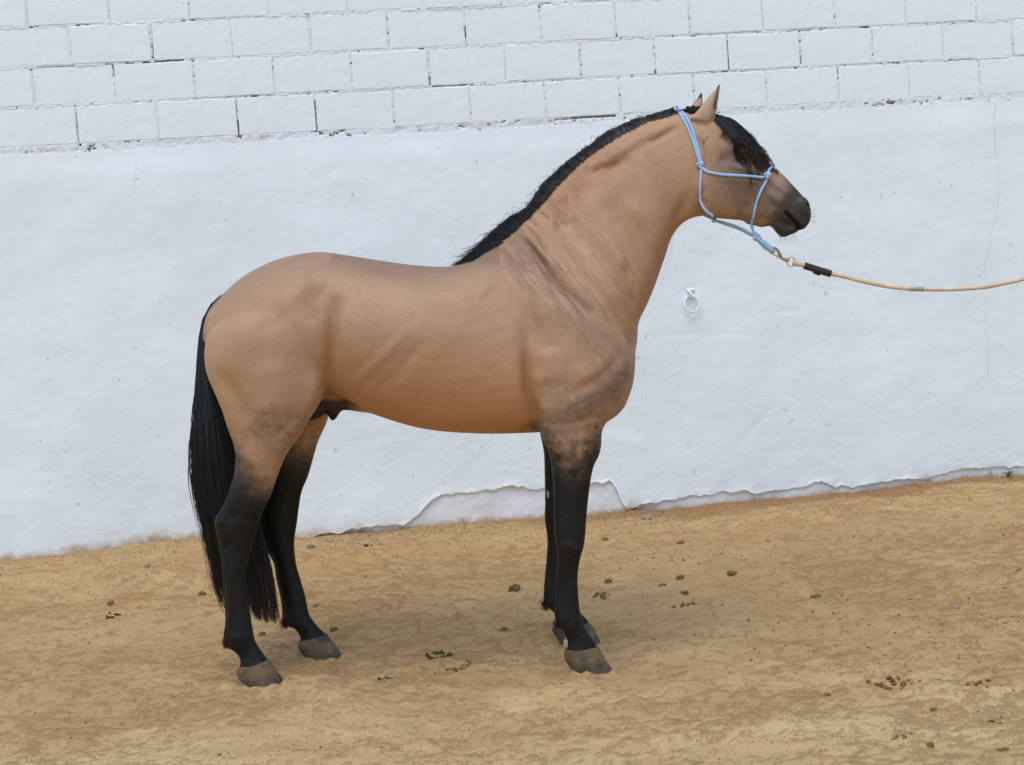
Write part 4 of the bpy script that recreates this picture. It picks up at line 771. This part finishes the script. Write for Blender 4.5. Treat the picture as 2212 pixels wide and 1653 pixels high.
# ================================================================== HALTER
q0 = at(1507, 361)
halter = empty('rope_halter', q0, 'light blue braided rope halter with knots on the horse\'s head', 'halter')
def rel(P, o): return [np.array(p) - np.array(o.location) for p in P]
RR = .0052
def hrope(name, P2, side=-1, off=RR * .8, r=RR):
    P = spline([np.array([p[0], p[1]], float) for p in P2], 5); Q = [surf(p[0], p[1], side, off) for p in P]
    Q = np.array(Q)
    for _ in range(3): Q[1:-1] = .5 * Q[1:-1] + .25 * (Q[:-2] + Q[2:])
    return rope(name, rel(Q, halter), r, BLUE, halter, 10)
def knot(c, s, seed, parent, mat=BLUE, r=RR):
    rr_ = random.Random(seed); c = np.array(c); T = np.linspace(0, 2 * math.pi, 60)[:-1]; rot = seed * 1.3
    P = []
    for t in T:
        x = (math.sin(t) + 2 * math.sin(2 * t)) / 3; y = (math.cos(t) - 2 * math.cos(2 * t)) / 3; z = -math.sin(3 * t) / 2.2
        X_ = x * math.cos(rot) - y * math.sin(rot); Z_ = x * math.sin(rot) + y * math.cos(rot); P.append(c + s * np.array([X_, z * .8 - .3, Z_]))
    rope('knot', rel(P, halter), r, mat, parent, 10, True)
for sd_ in (-1, 1):
    c1 = [(1464,243),(1470,254),(1476,267),(1485,287),(1492,309),(1498,329),(1503,346),(1506,356)]
    c2 = [(1470,243),(1477,253),(1483,265),(1492,285),(1498,308),(1503,328),(1507,345),(1509,356)]
    hrope('crown_rope', c1, sd_); hrope('crown_rope', c2, sd_)
    hrope('throat_rope', [(1509,366),(1509,382),(1507,407),(1508,427),(1513,447),(1524,461),(1534,466)], sd_)
    hrope('cheek_rope', [(1511,366),(1519,375),(1530,378.5),(1553,382),(1581,383.5),(1616,384.5),(1644,386)], sd_)
    knot(surf(1507, 361, sd_, .005), .0108, 2 if sd_ < 0 else 4, halter); knot(surf(1650, 382, sd_, .006), .0100, 5, halter)
    hrope('nose_rope', [(1652,376),(1657,369),(1664,362.5),(1667,361)], sd_)
    ns = [(1650,388),(1647,396),(1639,410),(1631,432),(1626,455),(1623.5,470)]
    P = spline([np.array(p, float) for p in ns], 5); Q = [surf(p[0], p[1], sd_, RR * .8) for p in P]
    Q += [at(1623.5, 482, sd_ * .020), at(1625, 493, sd_ * .010), at(1629, 503, sd_ * .004 - .004), at(1633, 510, -.004)]
    rope('nose_rope', rel(spline(Q, 3), halter), RR, BLUE, halter, 10)
cr = [surf(1464, 243, -1, RR), at(1459, 236, -.03), at(1458, 234, 0), at(1460, 237, .03), surf(1464, 243, 1, RR)]; rope('crown_rope', rel(spline(cr, 5), halter), RR, BLUE, halter)
cr = [surf(1470, 243, -1, RR), at(1467, 236, -.03), at(1466, 233, 0), at(1467, 237, .03), surf(1470, 243, 1, RR)]; rope('crown_rope', rel(spline(cr, 5), halter), RR, BLUE, halter)
cr = [surf(1667, 361, -1, RR), at(1669, 357, -.025), at(1670, 355.5, 0), at(1669, 357, .025), surf(1667, 361, 1, RR)]; rope('nose_rope', rel(spline(cr, 5), halter), RR, BLUE, halter)
for sd_ in (-1, 1):
    tr = [surf(1534, 466, sd_, RR), at(1538, 472, sd_ * .03), at(1543, 476, sd_ * .010 - .003), at(1565, 482.5 + sd_, sd_ * .007 - .003), at(1596, 493 + sd_ * 1.5, sd_ * .006 - .003), at(1622, 506 + sd_ * 1.5, sd_ * .005 - .003), at(1634, 512, -.003)]
    rope('chin_rope', rel(spline(tr, 5), halter), RR * .95, BLUE, halter)
knot(at(1542, 475.5, -.004), .0055, 3, halter); knot(at(1634, 512, -.006), .0118, 1, halter, r=.0056)
for k, (dx, dyy) in enumerate(((5, -.010), (0, -.014), (-6, -.006), (1, .004))):
    P = [at(1637 + dx * .3, 516 - dx * .2, dyy), at(1648 + dx * .55, 525 - dx * .55, dyy), at(1660 + dx * .5, 535 - dx * .6, dyy), at(1669 + dx * .25, 542 - dx * .35, dyy * .8), at(1672, 545, 0)]
    rope('lead_loop', rel(spline(P, 5), halter), RR, BLUE, halter)

# ================================================================== LEAD ROPE
lead = empty('lead_rope', at(1708, 566), 'cream lead rope with brass snap and dark leather sleeve, stretched right of the horse', 'lead rope')
def lp(P2, dy=0.0): return rel(spline([at(p[0], p[1], (p[2] if len(p) > 2 else dy)) for p in P2], 6), lead)
rope('snap_hook', lp([(1663,543,.004),(1665,537,-.004),(1669,534.5,-.012),(1675.5,537,-.012),(1681,543,-.008),(1684.5,550,-.004),(1687,556,0),(1694,561,0),(1698,562,0)]), [.0018,.0022,.003,.0042,.0058,.0068,.0062,.0042,.0032], BRASS, lead, 10)
rope('snap_gate', lp([(1663,543,.004),(1664,547,.002),(1669,549.5,0),(1678,553,0),(1685,556,0)]), .0019, BRASS, lead, 8)
rope('snap_lever', lp([(1679,552),(1677,556),(1678.5,559),(1682,560.5)]), .0014, BRASS, lead, 6)
ellipsoid('swivel', rel([at(1700.5, 561.8)], lead)[0], (.0085, .0075, .0075), BRASS, lead)
rope('swivel_collar', lp([(1694,560),(1697.5,561.5)]), .0068, BRASS, lead)
rc = np.array([np.array(at(1709 + 9.6 * math.cos(t), 566 + 9.8 * math.sin(t), .004 * math.sin(t))) for t in np.linspace(0, 2 * math.pi, 41)[:-1]])
rope('swivel_ring', rel(rc, lead), .0018, BRASS, lead, 8, True)
rope('rope_eye', lp([(1713,567),(1720,569.5),(1729,571.5),(1740,574.5)]), [.0105, .0100, .0088, .0085], CREAM, lead, 14)
rope('leather_sleeve', lp([(1737.5,574),(1757,580),(1776,586),(1795,591.8)]), .0132, LEATHER, lead, 18)
P = lp([(1757,587.5),(1764,591),(1772,593.5)]); rope('sleeve_tab', P, .0052, LEATHER, lead, 6)
RP = [(1792,591),(1812,595),(1834,600),(1875,610.5),(1917,618.5),(1964,624),(2014,625.5),(2070,624.5),(2125,620.5),(2167,612.5),(2212,602.5),(2280,583),(2370,552),(2480,510),(2600,455)]
rope('rope', lp(RP), .0076, CREAM, lead, 14)
rope('tape_mark', lp([(1965,624.2),(1980,624.8),(1995,625.2)]), .0079, TAPE, lead, 14)

# ================================================================== THINGS ON THE GROUND
def lump_mesh(seed, sub=3, amp=.34, fl=.7):
    bm = bmesh.new(); bmesh.ops.create_icosphere(bm, subdivisions=sub, radius=1); r = np.random.RandomState(seed); o = r.rand(3) * 50
    for v_ in bm.verts:
        p = np.array(v_.co); k = 1 + amp * 2 * (vnoise(np.array(p[0] * 1.6 + o[0]), np.array(p[1] * 1.6 + p[2] + o[1]), seed) + .5 * vnoise(np.array(p[2] * 4 + o[2]), np.array(p[0] * 4 - p[1] * 3 + o[1]), seed + 1))
        v_.co = Vector((p[0] * k, p[1] * k, p[2] * k * fl))
    me = bpy.data.meshes.new('lump'); bm.to_mesh(me); bm.free(); me.polygons.foreach_set('use_smooth', [True] * len(me.polygons)); return me
LM = [lump_mesh(s) for s in range(5)]; LF = [lump_mesh(s + 20, 2, .3, .55) for s in range(4)]
LMD = {}
def lump(kind, px_, py_, rpx, mat, label, cat, group=None, src=None, fl=1., parent=None):
    q = on_ground(px_, py_); r = rpx / (FPX / q[1]); k = rnd.randrange(5); key = (mat.name, k)
    if key not in LMD: m_ = LM[k].copy(); m_.materials.clear(); m_.materials.append(mat); LMD[key] = m_
    o = bpy.data.objects.new(kind, LMD[key]); COL.objects.link(o)
    o.location = (q[0], q[1], float(ground_z(q[0], q[1])) + r * .22 * fl); o.scale = (r, r * .9, r * fl); o.rotation_euler = (rnd.uniform(-.2, .2), rnd.uniform(-.2, .2), rnd.uniform(0, 6))
    return tag(o, label, cat, group) if label else o
def pile(kind, px_, py_, wpx, hpx, mat, label, nn, group=None, rpx=(3, 7)):
    q = on_ground(px_, py_); e = empty(kind, (q[0], q[1], ground_z(q[0], q[1])), label, 'dung', group); sc = FPX / q[1]
    for i in range(nn):
        x = q[0] + rnd.gauss(0, .45) * wpx / sc; y = q[1] + rnd.gauss(0, .45) * hpx / sc * 3.2; r = rnd.uniform(*rpx) / sc; k = rnd.randrange(5); key = (mat.name, k)
        if key not in LMD: m_ = LM[k].copy(); m_.materials.clear(); m_.materials.append(mat); LMD[key] = m_
        o = bpy.data.objects.new('dung_piece', LMD[key]); COL.objects.link(o); o.parent = e
        o.location = (x - q[0], y - q[1], float(ground_z(x, y) - ground_z(q[0], q[1])) + r * .3); o.scale = (r, r, r * .75); o.rotation_euler = (rnd.random(), rnd.random(), rnd.random() * 6)
    return e
GD = 'dung balls on the sand'
lump('stone', 1397, 1124, 11, STONE, 'pale angular stone lying by the wall foot, just right of the front legs', 'stone')
lump('stone', 715, 1168, 6, STONE, 'small white stone at the wall foot right of the hind legs', 'stone')
lump('stone', 671, 1182, 8, STONEG, 'grey stone just right of the far hind hock, near the wall', 'stone')
lump('stone', 319, 1229, 8, STONEG, 'pale grey stone on the sand left of the tail', 'stone')
lump('stone', 2066, 1318, 7, STONE, 'small whitish stone on the open sand far to the right', 'stone')
lump('stone', 1216, 1123, 5, STONE, 'tiny cream stone under the plaster edge beside the front legs', 'stone')
lump('stone', 824, 1176, 6, STONEG, 'bluish grey pebble near the wall beside a green dung crumb', 'stone')
lump('stone', 1735, 1437, 8, STONEG, 'flat grey stone on the sand ahead of the near front hoof', 'stone', fl=.5)
lump('dung_ball', 1111, 1278, 13, DUNG, 'brown dung ball left of the front cannon bones', 'dung', GD)
lump('dung_ball', 1581, 1246, 10, DUNG, 'round brown dung ball alone in the middle of the right sand', 'dung', GD)
lump('dung_ball', 1764, 1290, 13, CLOD, 'flattish tan dung ball, the farthest right of the loose ones', 'dung', GD, fl=.6)
lump('dung_ball', 437, 1281, 10, CLOD, 'tan dung ball left of the tail tip', 'dung', GD)
lump('dung_ball', 1470, 1177, 10, DUNG, 'dark brown dung lump nearest the wall at right of the legs', 'dung', GD)
lump('dung_ball', 1308, 1165, 9, DUNG, 'dark dung lump right of the near front knee', 'dung', GD, fl=.7)
lump('dung_ball', 1315, 1258, 8, DUNG, 'small orange brown dung ball right of the front cannon bone', 'dung', GD)
lump('dung_ball', 1432, 1272, 8, DUNG, 'small dark dung ball left of a darker crumb, mid right', 'dung', GD)
lump('dung_ball', 1470, 1256, 9, CLOD, 'pale brown dung ball above the small dark one', 'dung', GD)
lump('dung_ball', 1479, 1290, 8, DUNG, 'dark flat dung crumb below the pale brown ball', 'dung', GD, fl=.6)
lump('dung_ball', 239, 1306, 8, DUNG, 'brown dung ball behind the crumbled heap on the left', 'dung', GD)
lump('dung_ball', 566, 1370, 8, DUNG, 'small dung ball just below the tip of the tail', 'dung', GD)
lump('dung_ball', 722, 1373, 9, CLOD, 'tan lump touching the sand behind the far hind hoof', 'dung', GD)
lump('dung_ball', 684, 1320, 8, DUNG, 'dark dung ball right of the far hind fetlock', 'dung', GD)
lump('dung_ball', 2018, 1527, 9, DUNG, 'dark dung ball in the lower right sand, standing apart', 'dung', GD)
lump('dung_ball', 2010, 1616, 9, DUNG, 'reddish dung ball near the bottom right corner', 'dung', GD)
lump('dung_ball', 2168, 1620, 15, DUNG, 'large flattened dung lump at the bottom right corner', 'dung', GD, fl=.5)
lump('dung_ball', 1786, 1488, 7, DUNG, 'small rounded clod below the grey flat stone', 'dung', GD)
lump('dung_ball', 1090, 1365, 8, DUNG, 'small dark clod left of the front fetlocks', 'dung', GD)
pile('dung_heap', 950, 1418, 36, 12, DUNGG, 'green crumbled dung heap on the sand under the belly', 22)
pile('dung_heap', 1000, 1432, 46, 8, DUNG, 'low brown crumbled dung patch right of the green heap', 20, rpx=(2, 5))
pile('dung_heap', 1306, 1296, 20, 10, DUNG, 'crumbled brown dung heap right of the near front fetlock', 10)
pile('dung_heap', 1918, 1470, 44, 10, DUNG, 'wide crumbled dark dung heap on the right sand', 26, rpx=(2, 7))
pile('dung_heap', 240, 1333, 26, 8, DUNGG, 'brown green crumbled dung heap on the left sand', 14, rpx=(2, 6))
pile('dung_heap', 836, 1461, 22, 6, DUNGG, 'small green dung crumbs near the middle, below the green heap', 9, rpx=(2, 5))
pile('dung_heap', 792, 1178, 12, 4, DUNGG, 'small green dung crumb heap close to the wall right of the hind legs', 6, rpx=(2, 4))
pile('dung_heap', 1476, 1315, 40, 5, DUNG, 'thin strip of crumbled dung below the dark crumb, mid right', 12, rpx=(2, 5))
pile('dung_heap', 2110, 1470, 36, 10, DUNG, 'scattered dark dung crumbs right of the wide heap', 14, rpx=(2, 6))
pile('dung_heap', 2140, 1555, 40, 8, DUNGG, 'greenish dung crumbs by the right edge of the picture', 12, rpx=(2, 6))
pile('dung_heap', 1940, 1597, 24, 5, DUNG, 'short row of dung crumbs near the bottom right', 7, rpx=(3, 6))
# scattered small stuff: pebbles and crumbs nobody could count
def scatter(name, N, gen, rfun, cols, fl=.65):
    ico = bmesh.new(); bmesh.ops.create_icosphere(ico, subdivisions=1, radius=1); ico.clear(); [ico.verts.new(q_) for q_ in ((1,0,0),(0,1,0),(-1,0,0),(0,-1,0),(0,0,1),(0,0,-1))]; ico.verts.ensure_lookup_table(); [ico.faces.new([ico.verts[i_] for i_ in t_]) for t_ in ((0,1,4),(1,2,4),(2,3,4),(3,0,4),(1,0,5),(2,1,5),(3,2,5),(0,3,5))]; ico.verts.index_update(); iv = np.array([v_.co[:] for v_ in ico.verts]); iff = np.array([[v_.index for v_ in f.verts] for f in ico.faces]); ico.free()
    Xs, Ys = gen(N); N = len(Xs); Zs = ground_z(Xs, Ys); r = rfun(N, Ys)
    sh = 1 + .35 * (RS.rand(N, len(iv), 1) - .5) * 2; a = RS.rand(N) * 6.28; ca, sa = np.cos(a)[:, None], np.sin(a)[:, None]
    v = iv[None] * sh * r[:, None, None] * np.array([1, .8, fl]); vx = v[..., 0] * ca - v[..., 1] * sa; vy = v[..., 0] * sa + v[..., 1] * ca
    Vv = np.stack([vx + Xs[:, None], vy + Ys[:, None], v[..., 2] + Zs[:, None] + r[:, None] * .2], -1).reshape(-1, 3)
    F = (iff[None] + (np.arange(N) * len(iv))[:, None, None]).reshape(-1, 3)
    cc = np.array(cols)[RS.randint(len(cols), size=N)] * (.8 + .4 * RS.rand(N, 1)); cc = np.repeat(cc, len(iv), 0)
    me = mesh(name, Vv, F, smooth=False, attrs={'tint': cc}); return tag(link(name, me, PEB), kind='stuff')
def g_all(N):
    x = RS.uniform(-2.8, 3.2, N); y = RS.uniform(4.4, 9.2, N); k = (WY + TW * x - y) > .02; x, y = x[k], y[k]; k = RS.rand(len(x)) < (.35 + .65 * np.clip(fbm(x * 1.5, y * 2, 611, 3) * 2 + .5, 0, 1)); return x[k], y[k]
def g_wall(N):
    x = RS.uniform(-2.8, 3.3, N); d = RS.exponential(.22, N); k = RS.rand(N) < np.where(x > -.9, 1, .35); x = x[k]; d = d[k]; return x, WY + TW * x - .03 - d
def g_right(N):
    x = RS.uniform(-2.6, 3.2, N); y = RS.uniform(4.5, 7.8, N); dns = np.clip(fbm(x * 2.1, y * 3, 621, 3) * 3, 0, 1) * np.clip(.25 + .75 * sstep(-.2, 1.4, x), 0, 1); k = RS.rand(N) < dns; return x[k], y[k]
tag(scatter('gravel', 60000, g_all, lambda N, y: .0013 + .0030 * RS.rand(N) ** 2.5, [(.50, .34, .19), (.34, .22, .115), (.62, .50, .34), (.27, .22, .16), (.68, .58, .44), (.22, .14, .075)]), 'fine sand grains and pebbles on the ground', 'gravel')
tag(scatter('gravel', 14000, g_wall, lambda N, y: .0018 + .005 * RS.rand(N) ** 3, [(.36, .23, .12), (.26, .15, .075), (.44, .36, .26), (.32, .25, .17), (.24, .13, .06), (.30, .18, .09)]), 'coarser gravel along the foot of the wall', 'gravel')
tag(scatter('dung_crumbs', 14000, g_right, lambda N, y: (.002 + .008 * RS.rand(N) ** 4), [(.24, .14, .06), (.32, .195, .09), (.19, .11, .05), (.38, .25, .125)], .5), 'small dark dung and soil crumbs scattered over the sand', 'crumbs')
# weed
qs, qz = on_wall(2170, 1026); wq = wloc(qs, -.04, gwall(qs)); weed = empty('weed', (wq[0], wq[1], float(ground_z(wq[0], wq[1]))), 'small green weed growing from the wall foot at the far right', 'plant')
for i in range(13):
    a = rnd.uniform(0, 6.28); L_ = rnd.uniform(.022, .05); ww = .0045; P = []; v = []; f = []
    for k in range(5):
        t = k / 4; r = L_ * t; z = .032 * math.sin(t * 2.2) * (1 - .25 * t) + .004; wd = ww * math.sin(math.pi * (t * .85 + .12))
        c_ = np.array([r * math.cos(a), r * math.sin(a) - .01, z]); sde = np.array([-math.sin(a), math.cos(a), 0]) * wd; v += [c_ - sde, c_ + np.array([0, 0, -.001]), c_ + sde]
        if k: n3 = 3 * k; f += [(n3 - 3, n3 - 2, n3 + 1, n3), (n3 - 2, n3 - 1, n3 + 2, n3 + 1)]
    link('leaf', mesh('leaf', v, f), LEAF, weed)
link('stem', mesh('stem', *tube([(0, -.01, -.01), (0, -.01, .012), (.002, -.01, .03)], .0022, 6)[:2]), LEAF, weed)
